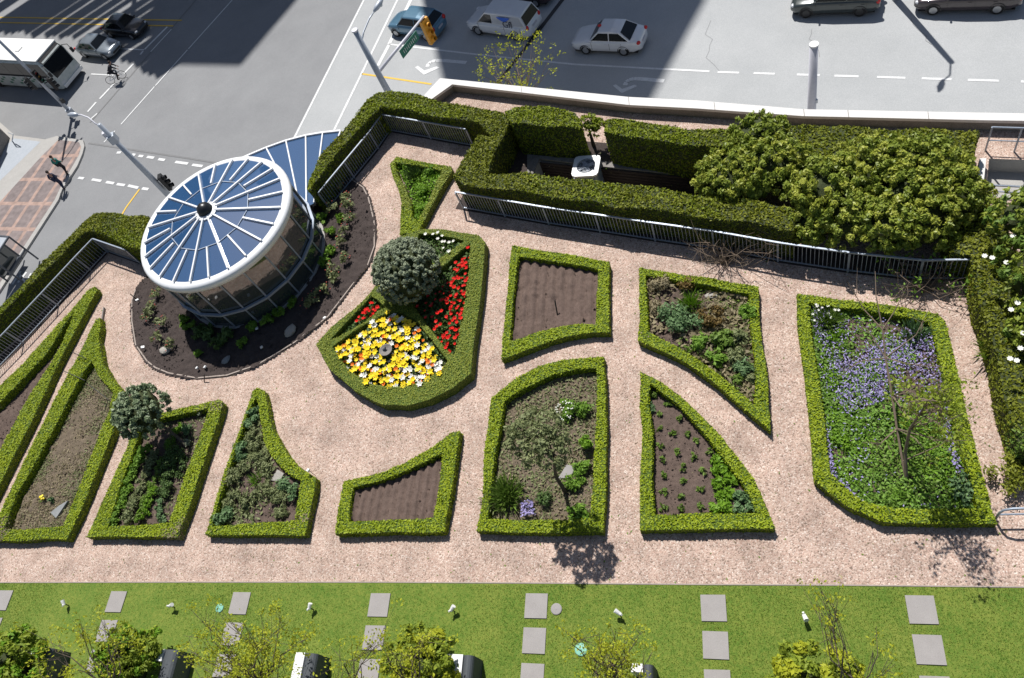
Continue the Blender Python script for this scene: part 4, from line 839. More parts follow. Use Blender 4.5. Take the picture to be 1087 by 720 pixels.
for k,(s,e,z) in enumerate([(3,(1000,425),2.4),(3,(985,455),2.2),(2,(1010,470),2.2),(4,(905,345),2.2),(4,(985,330),2.6),(5,(965,300),2.9),(2,(915,470),1.6),(3,(978,405),2.3),(2,(990,490),1.8),(4,(890,400),1.8),(5,(900,300),2.8),(4,(1005,390),2.3),(1,(1035,440),2.0),(3,(950,400),2.2)]):
    a=np.array(tp[s]);b=W(*e,z);m=(a+b)/2+rng.normal(size=3)*.12;g.tube([a,m,b],[.022,.014,.005],5)
    for _ in range(4): q=m+(b-m)*rnd.random()+rng.normal(size=3)*.22;g.tube([m*.5+b*.5,q],[.007,.003],4)
    if k in (0,1,2,7,8,13):
        P=b+rng.normal(size=(30,3))*.19;leafquads(L,P,rng.normal(size=(30,3)),.07,0,1,1.5)
g.build('trunk',M['twig'],root);L.build('crown',M['treeleaf'],root)

# fallen leaves and clippings on the gravel
P=rpoly([(-30,3),(11,3),(11,15),(-10,25),(-26,22)],2600,.008);ok=P[:,1]>LE[0][1];P=P[ok];g=G();leafquads(g,P,np.tile([0,0,1.],(len(P),1)),.045,0,.3,1.4);k=len(P)
struct('leaf_litter',g,M['dry'],'stuff')
P=rpoly([(-30,3),(11,3),(11,15),(-10,25),(-26,22)],1500,.008);P=P[P[:,1]>LE[0][1]];g=G();leafquads(g,P,np.tile([0,0,1.],(len(P),1)),.05,0,.4,1.4);struct('leaf_litter',g,M['midgreen'],'stuff')
# ================================================================ STREET LAMPS, SIGNALS
def vz(xy,px,py):   # height of the point of the vertical line through xy that is seen at px,py
    v=R.T@np.array([px-CX,py-CY,F]);t=(v[0]*xy[0]+v[1]*xy[1])/(v[0]**2+v[1]**2);return H+t*v[2]
def cobra(root,tip,d,m='polegrey'):
    g=G();d=unit(np.array(d,float));g.tube([tip-d*.1,tip+d*.15,tip+d*.45,tip+d*.75],[.06,.14,.15,.05],10);h=g.build('lamp_head',M[m],root,smooth=True)
    g=G();g.ico(tip+d*.42-np.array([0,0,.12]),.12,0,1,(1.3,1,.5));g.build('lens',M['whitepl'],h)
def signal(root,c,d,h=1.15,w=.38,body='sigyellow',par=None):
    g=G();a=math.atan2(d[1],d[0]);g.box(c,(.22,w,h),a);b=g.build('signal_head',M[body],root)
    fwd=np.array([math.cos(a),math.sin(a),0])
    for k,cl in enumerate(('lensred','lensyellow','lensgreen')):
        q=np.array(c)+fwd*.115+np.array([0,0,(1-k)*h*.3]);g=G();g.tube([q,q+fwd*.02],.11,12);g.build('lens',M[cl],b)
        g=G();g.tube([q,q+fwd*.2],.125,12,cap=False);g.build('visor',M[body],b)
M['sigyellow']=mat('amber_signal_case',(.75,.36,.03),(.62,.28,.02),ns=5,rough=.5);M['lensred']=mat('red_lens',(.35,.02,.02),rough=.3);M['lensyellow']=mat('amber_lens',(.4,.2,.02),rough=.3);M['lensgreen']=mat('green_lens',(.02,.2,.12),rough=.3)
M['signgreen']=mat('green_sign',(.02,.16,.10),(.03,.2,.13),ns=6,rough=.5)
# main mast with lamp, signal arm
top=W(377,33,.3);r=empty('street_lamp',(top[0],top[1],S),'tall grey mast with street light, amber traffic signal and green street sign','street lamp')
g=G();g.tube([(top[0],top[1],S),(top[0],top[1],.3)],[.24,.14],14);g.build('pole',M['polegrey'],r,smooth=True)
g=G();g.tube([(top[0],top[1],.3),(top[0],top[1],.38)],.17,14);g.build('pole_cap',M['polewhite'],r)
z1=vz(top,384,45);P=[np.array([top[0],top[1],z1]),W(386,34,z1+.15),W(392,20,z1+.35),W(398,11,z1+.45)];g=G();g.tube(P,[.05,.045,.04,.035],8);g.build('lamp_arm',M['polegrey'],r,smooth=True)
cobra(r,P[-1],P[-1]-P[-2])
z2=vz(top,404,76);A=np.array([top[0],top[1],z2]);Bq=W(450,17,z2+.15);g=G();g.tube([A,Bq],[.1,.06],10);g.build('signal_arm',M['polewhite'],r,smooth=True)
d=unit(Bq-A);c=Bq-d*.15+np.array([0,0,-.85]);back=[-d[1],d[0],0]
g=G();g.tube([Bq-d*.15,Bq-d*.15+np.array([0,0,-.2])],.04,6);g.build('hanger',M['black'],r)
pr=np.array([d[1],-d[0],0]);signal(r,c,-pr if pr[1]>0 else pr,1.5,.55)
g=G();m=A+(Bq-A)*.62+np.array([0,0,-.45]);g.bar(m-d*.85,m+d*.75,.03,.52);sg=g.build('street_sign',M['signgreen'],r)
n_=unit(np.cross(d,[0,0,1.]));n_=n_ if n_[1]<0 else -n_
g=G()
for k in range(9): q=m-d*(.6-k*.14)+n_*.02;hh=[.2,.26,.18,.24,.2][k%5];g.bar(q-np.array([0,0,hh/2]),q+np.array([0,0,hh/2]),.05,.008)
g.build('sign_lettering',M['whitepl'],sg)
# left lamp post
top=W(105,132,0);r=empty('street_lamp',(top[0],top[1],S),'tall grey lamp post with a curved arm rising beside the round glasshouse','street lamp')
g=G();g.tube([(top[0],top[1],S),(top[0],top[1],0)],[.22,.12],14);g.build('pole',M['polegrey'],r,smooth=True)
P=[np.array([top[0],top[1],-.25]),W(101,131,.0),W(94,125,.25),W(86,122,.35),W(82,122,.35)];g=G();g.tube(P,.04,8);g.build('lamp_arm',M['polewhite'],r,smooth=True);cobra(r,P[-1],P[-1]-P[-2])
zz=vz(top,120,147);g=G();g.box((top[0],top[1],zz),(.42,.42,.5),.4);g.build('control_box',M['polegrey'],r)
g=G();g.box((top[0]-.25,top[1]+.1,zz+.3),(.3,.25,.3),.4);g.build('detector',M['polewhite'],r)
zz=vz(top,168,196);q=np.array([top[0]+.45,top[1]+.1,zz]);signal(r,q,(1,.3,0),1.1,.4,'black')
g=G();g.tube([(top[0],top[1],zz+.3),q+np.array([0,0,.3])],.04,6);g.build('bracket',M['black'],r)
# corner pole, far left
b=W(77,121,S);r=empty('street_lamp',tuple(b),'grey lamp and signal pole standing on the pavement corner at the left','street lamp')
g=G();g.tube([b,b+np.array([0,0,9.])],[.15,.09],12);g.build('pole',M['polegrey'],r,smooth=True);g=G();g.tube([b,b+np.array([0,0,.5])],.26,12);g.build('pole_base',M['polegrey'],r)
e=W(82,152,S)-np.array([math.cos(AZ),math.sin(AZ),0])*9/math.tan(EL);e[2]=.2;t=b+np.array([0,0,8.9]);g=G();g.tube([t,t+(e-t)*.3+[0,0,.3],t+(e-t)*.7+[0,0,.3],e],.04,8);g.build('lamp_arm',M['polegrey'],r);cobra(r,e,e-t)
for dx,dy,z in ((.5,-.25,3.9),(-.35,-.45,3.6),(.45,.3,1.3+1.4)): q=b+np.array([dx,dy,z]);signal(r,q,(dx,dy,0),1.05,.36,'black');g=G();g.tube([b+np.array([0,0,z+.3]),q+np.array([0,0,.3])],.04,6);g.build('bracket',M['black'],r)
g=G();g.box(b+np.array([.25,0,1.3]),(.25,.2,.35));g.build('push_button',M['black'],r)
# pale bollard-like pole beyond the coping
top=W(864,48,-.8);r=empty('street_lamp',(top[0],top[1],S),'plain pale flat-topped pole rising behind the white street wall','pole')
g=G();g.tube([(top[0],top[1],S),(top[0],top[1],-.8)],[.21,.17],18);g.build('pole',M['polewhite'],r,smooth=True);g=G();g.tube([(top[0],top[1],-.8),(top[0],top[1],-.74)],.185,18);g.build('pole_cap',M['whitepl'],r)
g=G();zz=vz(top,866,106);g.box((top[0]+.17,top[1]-.1,zz),(.1,.1,.18));g.build('bracket',M['polegrey'],r)
# pole whose shadow lies on the road, just beyond the top edge
s0=W(1010,66,S);L=9/math.tan(EL);b=np.array([s0[0]-L*math.cos(AZ),s0[1]-L*math.sin(AZ),S]);r=empty('street_lamp',tuple(b),'street light just beyond the top edge whose shadow crosses the road at the right','street lamp')
g=G();g.tube([b,b+np.array([0,0,9.])],[.2,.14],12);g.build('pole',M['polegrey'],r)
s1=W(998,93,S);e=np.array([s1[0]-L*math.cos(AZ),s1[1]-L*math.sin(AZ),0.]);t=b+np.array([0,0,8.9]);t2=W(1004,66,S);g=G();g.tube([t,(t+e)/2+np.array([.15,0,.15]),e-(e-t)*.25],.045,8);g.build('lamp_arm',M['polegrey'],r);cobra(r,e-(e-t)*.25,e-t)
# ================================================================ VEHICLES
M['tyre']=mat('tyre_rubber',(.012,.012,.013),rough=.8);M['rim']=mat('alloy_rim',(.35,.36,.37),(.45,.46,.47),ns=20,rough=.35,metal=.6);M['rimdark']=mat('dark_rim',(.03,.03,.032),rough=.4)
M['tail']=mat('tail_lamp',(.55,.02,.02),rough=.2);M['headl']=mat('head_lamp',(.55,.57,.6),rough=.1,spec=1);M['plate']=mat('number_plate',(.5,.5,.55),rough=.5);M['trim']=mat('black_trim',(.02,.02,.022),rough=.5)
def paint(n,c,c2=None,met=.2): M[n]=mat(n,c,c2 or tuple(x*.92 for x in c),rough=.28,metal=met,coat=.8,ns=2);return n
paint('white_paint',(.72,.74,.77),met=0);paint('blue_paint',(.10,.21,.30),(.08,.18,.27));paint('black_paint',(.012,.013,.016));paint('silver_paint',(.20,.235,.27));paint('grey_paint',(.05,.062,.062));paint('brown_paint',(.065,.052,.055));paint('maroon_paint',(.05,.03,.035))
def carpts(front,rear,wd,hx=None):
    f=W(*front,S);b=W(*rear,S);h=unit(f-b);left=np.array([-h[1],h[0],0]);side=-1 if h[0]<0 else 1   # near side: left when heading -X
    c=(f+b)/2+np.array([-left[0],-left[1],0])*(wd/2-.06)*(1 if h[0]<0 else -1);return c,math.atan2(h[1],h[0]),np.linalg.norm(f-b)
def loft(rings,m=0,g=None):
    g=g or G();n=len(rings[0]);V=np.concatenate(rings);k=len(rings);F_=[(i*n+j,i*n+j+1,(i+1)*n+j+1,(i+1)*n+j) for i in range(k-1) for j in range(n-1)]
    F_+=[tuple(range(n))[::-1],tuple((k-1)*n+j for j in range(n))];g.add(V,F_,m);return g
def car(name,c,rz,L,Wd,Hh,wb,kind,paintn,label,cat='car',rim='rim',group=None):
    r=empty(name,(c[0],c[1],S),label,cat,group,rz);w=Wd/2;h=Hh
    if kind=='sedan': st=[(.5,.34,.62),(.485,.47,.80),(.43,.53,.93),(.33,.575,.99),(.2,.635,1),(0,.64,1),(-.3,.65,1),(-.40,.66,.97),(-.46,.63,.9),(-.49,.53,.8),(-.5,.34,.68)];A,B,C_,D=.21,.07,-.22,-.385
    elif kind=='hatch': st=[(.5,.34,.62),(.485,.46,.8),(.43,.52,.93),(.33,.57,.99),(.2,.62,1),(0,.63,1),(-.3,.64,1),(-.43,.63,.97),(-.48,.56,.88),(-.5,.34,.72)];A,B,C_,D=.235,.09,-.36,-.475
    else: st=[(.5,.30,.64),(.485,.42,.82),(.44,.47,.94),(.36,.52,.99),(.24,.575,1),(0,.58,1),(-.3,.59,1),(-.45,.60,.97),(-.485,.56,.92),(-.5,.3,.82)];A,B,C_,D=.29,.13,-.42,-.485
    rings=[]
    for x,zt,wf in st:
        X=x*L;zt=zt*h;ww=w*wf;zb=.2 if abs(x)<.46 else .3
        half=[(.82*ww,zb),(.97*ww,zb+.1),(ww,zb+(zt-zb)*.45),(.985*ww,zb+(zt-zb)*.72),(.93*ww,zt-.045),(.82*ww,zt-.005),(.4*ww,zt+.015),(0,zt+.02)]
        rings.append(np.array([(X,y,z) for y,z in half]+[(X,-y,z) for y,z in half[-2::-1]]))
    body=loft(rings).build('body',M[paintn],r,local=True,smooth=True)
    zbelt=.62*h if kind=='sedan' else (.62*h if kind=='hatch' else .57*h);zr=h
    def sec(x,z,crown=.03):
        f=(z-zbelt)/(zr-zbelt);yb=.90*w;yr=.69*w if kind!='van' else .76*w
        yt=yb+(yr-yb)*f;half=[(yb,zbelt-.04),(yt,z-.035*f),(yt-.06*f*1.3-.0,z),(.35*w,z+crown*f),(0,z+crown*1.2*f)]
        return np.array([(x*L,y,zq) for y,zq in half]+[(x*L,-y,zq) for y,zq in half[-2::-1]])
    rs=[sec(A,zbelt+.005),sec(B,zr*.985),sec(B*.4+C_*.6,zr),sec(C_,zr*.975),sec(D,zbelt+.01)]
    loft(rs).build('roof',M[paintn],r,local=True,smooth=False)
    # glass
    def sp(x,f,s,off=.014):   # point on the cabin side
        yb=.90*w;yr=.69*w if kind!='van' else .76*w;z=zbelt+(zr-.035-zbelt)*f;return (x*L,s*(yb+(yr-yb)*f+off),z+.004)
    xa=lambda f:A+(B-A)*f;xd=lambda f:D+(C_-D)*f
    spl=[(xa(.1)-.015,xa(.8)-.02,(A+C_)/2-.02,(A+C_)/2-.02)] 
    mid=.5*(B+C_)+.0;bounds=[mid] if kind!='van' else [B-.10,B-.33]
    for s in (1,-1):
        segs=[];lo_,hi=.10,.86
        xs=[None]+bounds+[None]
        for i in range(len(xs)-1):
            a0=(xa(lo_)-.02,xa(hi)-.02) if xs[i] is None else (xs[i]-.008,xs[i]-.008);b0=(xd(lo_)+.03,xd(hi)+.03) if xs[i+1] is None else (xs[i+1]+.008,xs[i+1]+.008)
            g=G();P=[sp(a0[0],lo_,s),sp(a0[1],hi,s),sp(b0[1],hi,s),sp(b0[0],lo_,s)];g.add(P,[(0,1,2,3) if s<0 else (3,2,1,0)])
            gm='carglass' if not(kind=='van' and i>0) else 'vanpanel'
            g.build('side_window',M[gm],r,local=True)
        g=G();g.ico((xa(0)*L-.12,s*(w*.98),zbelt+.06),.09,0,1,(.7,1.2,.8));g.build('mirror',M[paintn],r,local=True,smooth=True)
    def cross(x0,z0,x1,z1,y0,y1,off): 
        d=np.array([x1-x0,0,z1-z0]);n=unit(np.array([-d[2],0,d[0]]));n=n if n[2]>0 else -n;o=n*off
        return [np.array(p)+o for p in ((x0,-y0,z0),(x0,y0,z0),(x1,y1,z1),(x1,-y1,z1))]
    f0,f1=.12,.9;X=lambda a,b,f:(a+(b-a)*f)*L;Z=lambda f,zt:zbelt+(zt-zbelt)*f
    yr=.60*w if kind!='van' else .69*w
    g=G();g.add(cross(X(A,B,f0),Z(f0,zr*.985),X(A,B,f1),Z(f1,zr*.985),.82*w,yr,.03),[(0,1,2,3)]);g.build('windscreen',M['carglass'],r,local=True)
    g=G();g.add(cross(X(D,C_,f0),Z(f0,zr*.975),X(D,C_,f1),Z(f1,zr*.975),.80*w,yr,.03),[(0,1,2,3)]);g.build('rear_window',M['carglass'],r,local=True)
    rw=.31 if h<1.6 else .34
    for sx in (1,-1):
        for s in (1,-1):
            x=sx*wb/2+(.02*L if sx>0 else .0);wh=empty('wheel',(x,s*(w-.11),rw),None,None);wh.parent=r
            g=G();g.lathe([(rw*.6,-.1),(rw*.93,-.11),(rw,-.07),(rw,.07),(rw*.93,.11),(rw*.6,.1)],20,axis='y');g.build('tyre',M['tyre'],wh,local=True,smooth=True)
            g=G();g.lathe([(.04,s*.06),(rw*.3,s*.085),(rw*.62,s*.108)][::1],16,axis='y')
            for k in range(5): a=k*2*PI/5;g.box((math.cos(a)*rw*.33,s*.1,math.sin(a)*rw*.33),(rw*.5,.02,.06),0,ry=-a)
            g.build('rim',M[rim],wh,local=True)
            g=G();q=[(x+math.cos(t)*(rw+.06),s*(w+.003),rw+.02+math.sin(t)*(rw+.06)) for t in np.linspace(-.25,PI+.25,14)];q2=[(x+math.cos(t)*(rw+.0),s*(w-.012),rw+math.sin(t)*(rw+.0)) for t in np.linspace(-.25,PI+.25,14)]
            g.add(q+q2,[(i,i+1,14+i+1,14+i) for i in range(13)]);g.build('wheel_arch',M['trim'],r,local=True)
    for s in (1,-1):
        g=G();g.ico((L*.468,s*w*.66,h*.43),.17,0,2,(.75,1.0,.5));g.build('headlight',M['headl'],r,local=True,smooth=True)
        g=G();g.ico((-L*.477,s*w*.76,h*(.56 if kind!='van' else .52)),.16,0,2,(.8,.9,.65 if kind=='sedan' else 1.1));g.build('taillight',M['tail'],r,local=True,smooth=True)
        g=G()
        for x in (A-.03,mid,(D+C_)/2+.06): g.box((x*L,s*(w*.997),h*.42),(.012,.012,h*.32))
        g.build('door_gap',M['trim'],r,local=True)
        for x in (mid+.05,mid-.18): g=G();g.box((x*L,s*w*1.0,h*.52),(.18,.03,.03));g.build('door_handle',M[paintn],r,local=True)
    g=G();g.box((L*.5-.01,0,h*.3),(.04,w*1.0,.16));g.build('grille',M['trim'],r,local=True)
    g=G();g.box((-L*.5-.0,0,h*.42),(.03,.5,.13));g.build('number_plate',M['plate'],r,local=True)
    g=G();g.box((L*.0,0,.19),(L*.9,w*1.7,.05));g.build('underbody',M['trim'],r,local=True)
    return r
paint('vanpanel',(.55,.57,.6),met=0)
c,a,wb=carpts((624.5,57.5),(663,59),1.72);sedan=car('parked_car',c,a,4.45,1.74,1.5,wb,'sedan','white_paint','white sedan with a red dot on its roof, in the wide shadow on the road')
g=G();g.tube([(.35,.12,1.53),(.35,.12,1.56)],.11,12);g.build('roof_badge',M['red'],sedan,local=True)
c,a,wb=carpts((510.5,37.5),(549,43),1.95);van=car('parked_car',c,a,5.0,1.95,1.75,wb,'van','white_paint','white minivan with blue arc and lettering on its side, near the road joint',cat='van')
M['logoblue']=mat('logo_blue',(.03,.15,.7),rough=.4);M['logodark']=mat('logo_dark',(.06,.07,.1),rough=.4)
def textmesh(s,size,m,parent,loc,rot):
    cu=bpy.data.curves.new('t','FONT');cu.body=s;cu.size=size;cu.extrude=.004;ob=bpy.data.objects.new('t',cu);COL.objects.link(ob);dg=bpy.context.evaluated_depsgraph_get();me=bpy.data.meshes.new_from_object(ob.evaluated_get(dg));bpy.data.objects.remove(ob);me.materials.clear();me.materials.append(M[m])
    o=bpy.data.objects.new('lettering',me);COL.objects.link(o);o.parent=parent;o.location=loc;o.rotation_euler=rot;return o
textmesh('Gfl',.62,'logodark',van,(-.68,.935,.93),(PI/2-.13,0,PI))
textmesh('Nelson',.30,'logodark',van,(1.05,.985,.62),(PI/2,0,PI))if 0 else None
g=G();pts=[(t,.885 if 0 else .0,0) for t in ()];V=[]
for k in range(11): t=k/10;V.append((-.35-t*1.0,.86,1.60));
for k in range(11): t=k/10;V.append((-.35-t*1.0,.90,1.60-.26*math.sin(PI*t)-.01))
g.add(V,[(i,i+1,12+i,11+i) for i in range(10)]);g.build('logo_arc',M['logoblue'],van,local=True)
c,a,wb=carpts((423.5,39),(454,43.5),1.8);car('parked_car',c,a,4.3,1.8,1.55,wb,'hatch','blue_paint','metallic blue hatchback half hidden behind the amber traffic signal')
c,a,wb=carpts((858,19),(911.5,17.5),1.8);car('parked_car',c,a,4.6,1.8,1.5,2.65,'hatch','grey_paint','dark grey hatchback at the top edge, left of the brown sedan',rim='rimdark')
c,a,wb=carpts((991,16),(1058,15),1.85);car('parked_car',c,a,4.9,1.85,1.46,2.8,'sedan','brown_paint','dark brown sedan at the top right corner of the picture')
c,a,wb=carpts((530,7),(571,11),1.8);c=c+np.array([.1,.3,0]);car('parked_car',c,a,4.5,1.8,1.5,2.65,'hatch','maroon_paint','dark maroon car cut by the top edge behind the white minivan')
hd=W(184,27.6,S)-W(0,24,S);ha=math.atan2(hd[1],hd[0])
c=W(107,60,S);car('parked_car',c+np.array([0,.55,0]),ha-.05,4.5,1.8,1.42,2.65,'sedan','silver_paint','grey-blue sedan waiting beside the bus')
c=W(135,38,S);car('parked_car',c+np.array([0,.5,0]),ha-.05,4.5,1.8,1.42,2.65,'sedan','black_paint','black sedan waiting left of the crosswalk, farthest from the bus')
# bus
def bus():
    near=W(72,98,S+.0);L,w,h=12.,2.6,3.05;d=unit(hd);lf=np.array([-d[1],d[0],0]);c=near-d*(L/2)+lf*(w/2);r=empty('bus',(c[0],c[1],S),'white-roofed city bus with green striped sides entering from the left edge','bus',rz=ha)
    def ring(x,z0,z1,ww,rr=.22): 
        half=[(ww,z0),(ww,z1-rr),(ww-rr*.35,z1-rr*.3),(ww-rr,z1)];return np.array([(x,y,z) for y,z in half]+[(x,-y,z) for y,z in half[::-1]])
    hw=w/2
    loft([ring(-L/2,.35,2.75,hw-.1),ring(-L/2+.15,.3,h-.03,hw),ring(L/2-.45,.3,h-.03,hw),ring(L/2-.12,.32,2.7,hw-.04),ring(L/2,.4,1.25,hw-.15)]).build('body',M['busgreen'],r,local=True)
    g=G();g.prism([(-L/2+.1,-hw+.05),(L/2-.42,-hw+.05),(L/2-.42,hw-.05),(-L/2+.1,hw-.05)],h-.04,h+.03);rf=g.build('roof',M['busroof'],r,local=True)
    g=G();g.box((-2,0,h+.12),(1.6,1.4,.16));g.box((2.2,0,h+.06),(.5,.5,.06));g.build('roof_hatch',M['busroof'],rf,local=True)
    for s in (1,-1):
        for k in range(7): g=G();x=-L/2+.35+k*1.6;g.box((x+.75,s*(hw+.004),2.1),(1.57,.02,1.35));g.build('side_window',M['carglass'],r,local=True)
        g=G()
        for k in range(24): g.box((-L/2+.4+k*.46,s*(hw+.006),.95+.28*math.sin(k*2.1)),(.34,.016,.16))
        g.build('side_stripe',M['busstripe'],r,local=True)
        for x in (L/2-2.4,-L/2+3.2):
            wh=empty('wheel',(x,s*(hw-.13),.48),None,None);wh.parent=r;g=G();g.lathe([(.28,-.14),(.45,-.15),(.48,-.1),(.48,.1),(.45,.15),(.28,.14)],20,axis='y');g.build('tyre',M['tyre'],wh,local=True)
            g=G();g.lathe([(.03,s*.08),(.15,s*.12),(.29,s*.13)],14,axis='y');g.build('rim',M['rim'],wh,local=True)
        g=G();g.box((L/2-.02,s*.9,.75),(.06,.4,.18));g.build('headlight',M['headl'],r,local=True)
        g=G();g.tube([(L/2-.35,s*(hw-.1),2.6),(L/2+.25,s*(hw+.15),2.5),(L/2+.25,s*(hw+.15),2.1)],.03,6);g.box((L/2+.25,s*(hw+.15),1.95),(.1,.22,.4));g.build('mirror',M['trim'],r,local=True)
    g=G();g.add([(L/2+.012,-hw+.2,1.28),(L/2+.012,hw-.2,1.28),(L/2-.1,hw-.12,2.62),(L/2-.1,-hw+.12,2.62)],[(0,1,2,3)]);g.build('windscreen',M['carglass'],r,local=True)
    g=G();g.add([(L/2-.085,-hw+.15,2.66),(L/2-.085,hw-.15,2.66),(L/2-.40,hw-.15,2.98),(L/2-.40,-hw+.15,2.98)],[(0,1,2,3)]);g.build('destination_board',M['trim'],r,local=True)
    g=G();g.box((L/2+.02,0,.45),(.14,w-.3,.26));g.build('bumper',M['whitepl'],r,local=True)
M['busgreen']=mat('bus_side',(.38,.44,.42),(.62,.64,.62),ns=2.2,rough=.4);M['busstripe']=mat('bus_stripe',(.03,.16,.09),(.05,.2,.12),ns=5,rough=.4);M['busroof']=mat('bus_roof',(.72,.72,.7),(.8,.8,.78),ns=2,rough=.5)
bus()
# ================================================================ PEOPLE
def skin(V,E,Rr,sub=1):
    me=bpy.data.meshes.new('s');me.from_pydata([tuple(v) for v in V],E,[]);ob=bpy.data.objects.new('s',me);COL.objects.link(ob)
    ob.modifiers.new('k','SKIN')
    for i,rr in enumerate(Rr):
        s=me.skin_vertices[0].data[i];s.radius=(rr,rr);s.use_root=(i==0)
    m=ob.modifiers.new('u','SUBSURF');m.levels=sub;m.render_levels=sub
    dg=bpy.context.evaluated_depsgraph_get();ne=bpy.data.meshes.new_from_object(ob.evaluated_get(dg));bpy.data.objects.remove(ob)
    co=np.array([v.co[:] for v in ne.vertices]);fc=[tuple(p.vertices) for p in ne.polygons];return co,fc
M['skin']=mat('skin',(.42,.25,.18),rough=.6);M['hair']=mat('dark_hair',(.03,.02,.015),rough=.8);M['teal']=mat('teal_cloth',(.02,.2,.17),(.03,.26,.22),ns=9,rough=.9);M['navy']=mat('navy_cloth',(.02,.03,.07),(.035,.045,.09),ns=9,rough=.9);M['darkcloth']=mat('dark_cloth',(.015,.016,.022),(.03,.03,.04),ns=9,rough=.9);M['redcloth']=mat('maroon_cloth',(.2,.03,.05),rough=.9);M['shoe']=mat('shoe',(.02,.02,.02),rough=.6)
def person(loc,rz,label,topm,legm,pose='walk',zb=SW):
    r=empty('person',(loc[0],loc[1],zb),label,'person',rz=rz)
    if pose=='walk':
        hip={1:[(0,.09,.92),(.14,.1,.5),(.02,.1,.09),(.17,.1,.05)],-1:[(0,-.09,.92),(.10,-.1,.5),(-.22,-.1,.13),(-.08,-.1,.05)]}
        arm={1:[(0,.17,1.40),(-.1,.24,1.14),(.03,.26,.92)],-1:[(0,-.17,1.40),(.02,-.25,1.14),(.18,-.24,.97)]};pel=(0,0,.95);chest=(.01,0,1.28);neck=(.02,0,1.47);head=(.04,0,1.62)
    else:
        hip={1:[(-.05,.1,.95),(.32,.12,.80),(.18,.12,.38),(.33,.12,.34)],-1:[(-.05,-.1,.95),(.30,-.12,.62),(.08,-.12,.22),(.23,-.12,.17)]}
        arm={1:[(.33,.18,1.38),(.5,.24,1.18),(.62,.22,1.02)],-1:[(.33,-.18,1.38),(.5,-.24,1.18),(.62,-.22,1.02)]};pel=(-.05,0,.98);chest=(.2,0,1.26);neck=(.38,0,1.45);head=(.46,0,1.58)
    V=[pel,chest,neck,head,(head[0],0,head[2]+.09)];Rr=[.135,.15,.055,.09,.07];E=[(0,1),(1,2),(2,3),(3,4)]
    V.append((head[0]+.1,0,head[2]));Rr.append(.016);E.append((3,len(V)-1))
    for s in (1,-1):
        V.append((head[0],s*.09,head[2]));Rr.append(.014);E.append((3,len(V)-1))
        i=len(V);V+=hip[s];Rr+=[.095,.06,.04,.035];E+=[(0,i),(i,i+1),(i+1,i+2),(i+2,i+3)]
        i=len(V);V+=arm[s];Rr+=[.055,.042,.028];E+=[(1,i),(i,i+1),(i+1,i+2)]
        w_=np.array(arm[s][2]);d=unit(w_-np.array(arm[s][1]));p=w_+d*.07;V.append(tuple(p));Rr.append(.03);E.append((i+2,len(V)-1));k=len(V)-1
        for f in range(5):
            o=np.array([(.02*(f-1.5)),0,0]) if f<4 else np.array([.045,0,.03]);q=p+o*1.1+d*(.05 if f<4 else -.01);q2=q+d*(.035-.005*abs(f-1.5))+np.array([0,-s*.012,-.01]);V+=[tuple(q),tuple(q2)];Rr+=[.008,.007];E+=[(k,len(V)-2),(len(V)-2,len(V)-1)]
    co,fc=skin(V,E,Rr,1);G().add(co,fc).build('body',M['skin'],r,local=True,smooth=True)
    V=[pel,chest,(np.array(neck)*.8+np.array(chest)*.2)];Rr=[.155,.175,.085];E=[(0,1),(1,2)]
    for s in (1,-1): i=len(V);V+=arm[s];Rr+=[.075,.058,.045];E+=[(1,i),(i,i+1),(i+1,i+2)]
    co,fc=skin(V,E,Rr,1);G().add(co,fc).build('jacket',M[topm],r,local=True,smooth=True)
    V=[pel];Rr=[.15];E=[]
    for s in (1,-1): i=len(V);V+=hip[s][:3];Rr+=[.11,.078,.058];E+=[(0,i),(i,i+1),(i+1,i+2)]
    co,fc=skin(V,E,Rr,1);G().add(co,fc).build('trousers',M[legm],r,local=True,smooth=True)
    for s in (1,-1): g=G();q=np.array(hip[s][2]);e=np.array(hip[s][3]);g.tube([q-[.04,0,.02],(q+e)/2-[0,0,.02],e],[.05,.05,.035],8);g.build('shoe',M['shoe'],r,local=True)
    g=G();g.ico((head[0]-.025,0,head[2]+.05),.112,0,2,(1,.9,1));g.build('hair',M['hair'],r,local=True,smooth=True)
    for s in (1,-1): g=G();g.ico((head[0]+.088,s*.034,head[2]+.03),.013,0,1);g.build('eye',M['black'],r,local=True)
    g=G();g.box((head[0]+.09,0,head[2]-.045),(.012,.045,.01));g.build('mouth',M['redcloth'],r,local=True)
    return r
def wh_(px,py,z): return W(px,py,z)
sd2=W(62,212,S)-W(87,163,S);pa=math.atan2(sd2[1],sd2[0])
person(W(72,183.5,SW),pa+PI,'person in a teal green top and dark trousers walking on the brick pavement','teal','darkcloth')
person(W(68.5,199.5,SW),pa+PI+.2,'person in navy clothes walking at the kerb, nearer the camera','navy','navy')
b=W(126,86,S);ba=ha+.75
bk=empty('bicycle',(b[0],b[1],S),'bicycle ridden on the road beside the grey-blue sedan','bicycle',rz=ba)
for x in (.52,-.5):
    w_=empty('wheel',(x,0,.34),None,None);w_.parent=bk;g=G();g.tube([(.33*math.cos(t),0,.33*math.sin(t)) for t in np.linspace(0,2*PI,25)],.02,6,cap=False);g.build('tyre',M['tyre'],w_,local=True)
    g=G()
    for t in range(8): g.tube([(0,0,0),(.32*math.cos(t*PI/4),0,.32*math.sin(t*PI/4))],.004,4)
    g.build('spokes',M['metal'],w_,local=True)
g=G()
for p,q in (((-.5,0,.34),(-.05,0,.3)),((-.05,0,.3),(-.18,0,.85)),((-.18,0,.8),(.36,0,.85)),((-.05,0,.3),(.38,0,.78)),((.36,0,.9),(.52,0,.34)),((-.5,0,.34),(-.18,0,.78))): g.tube([p,q],.018,6)
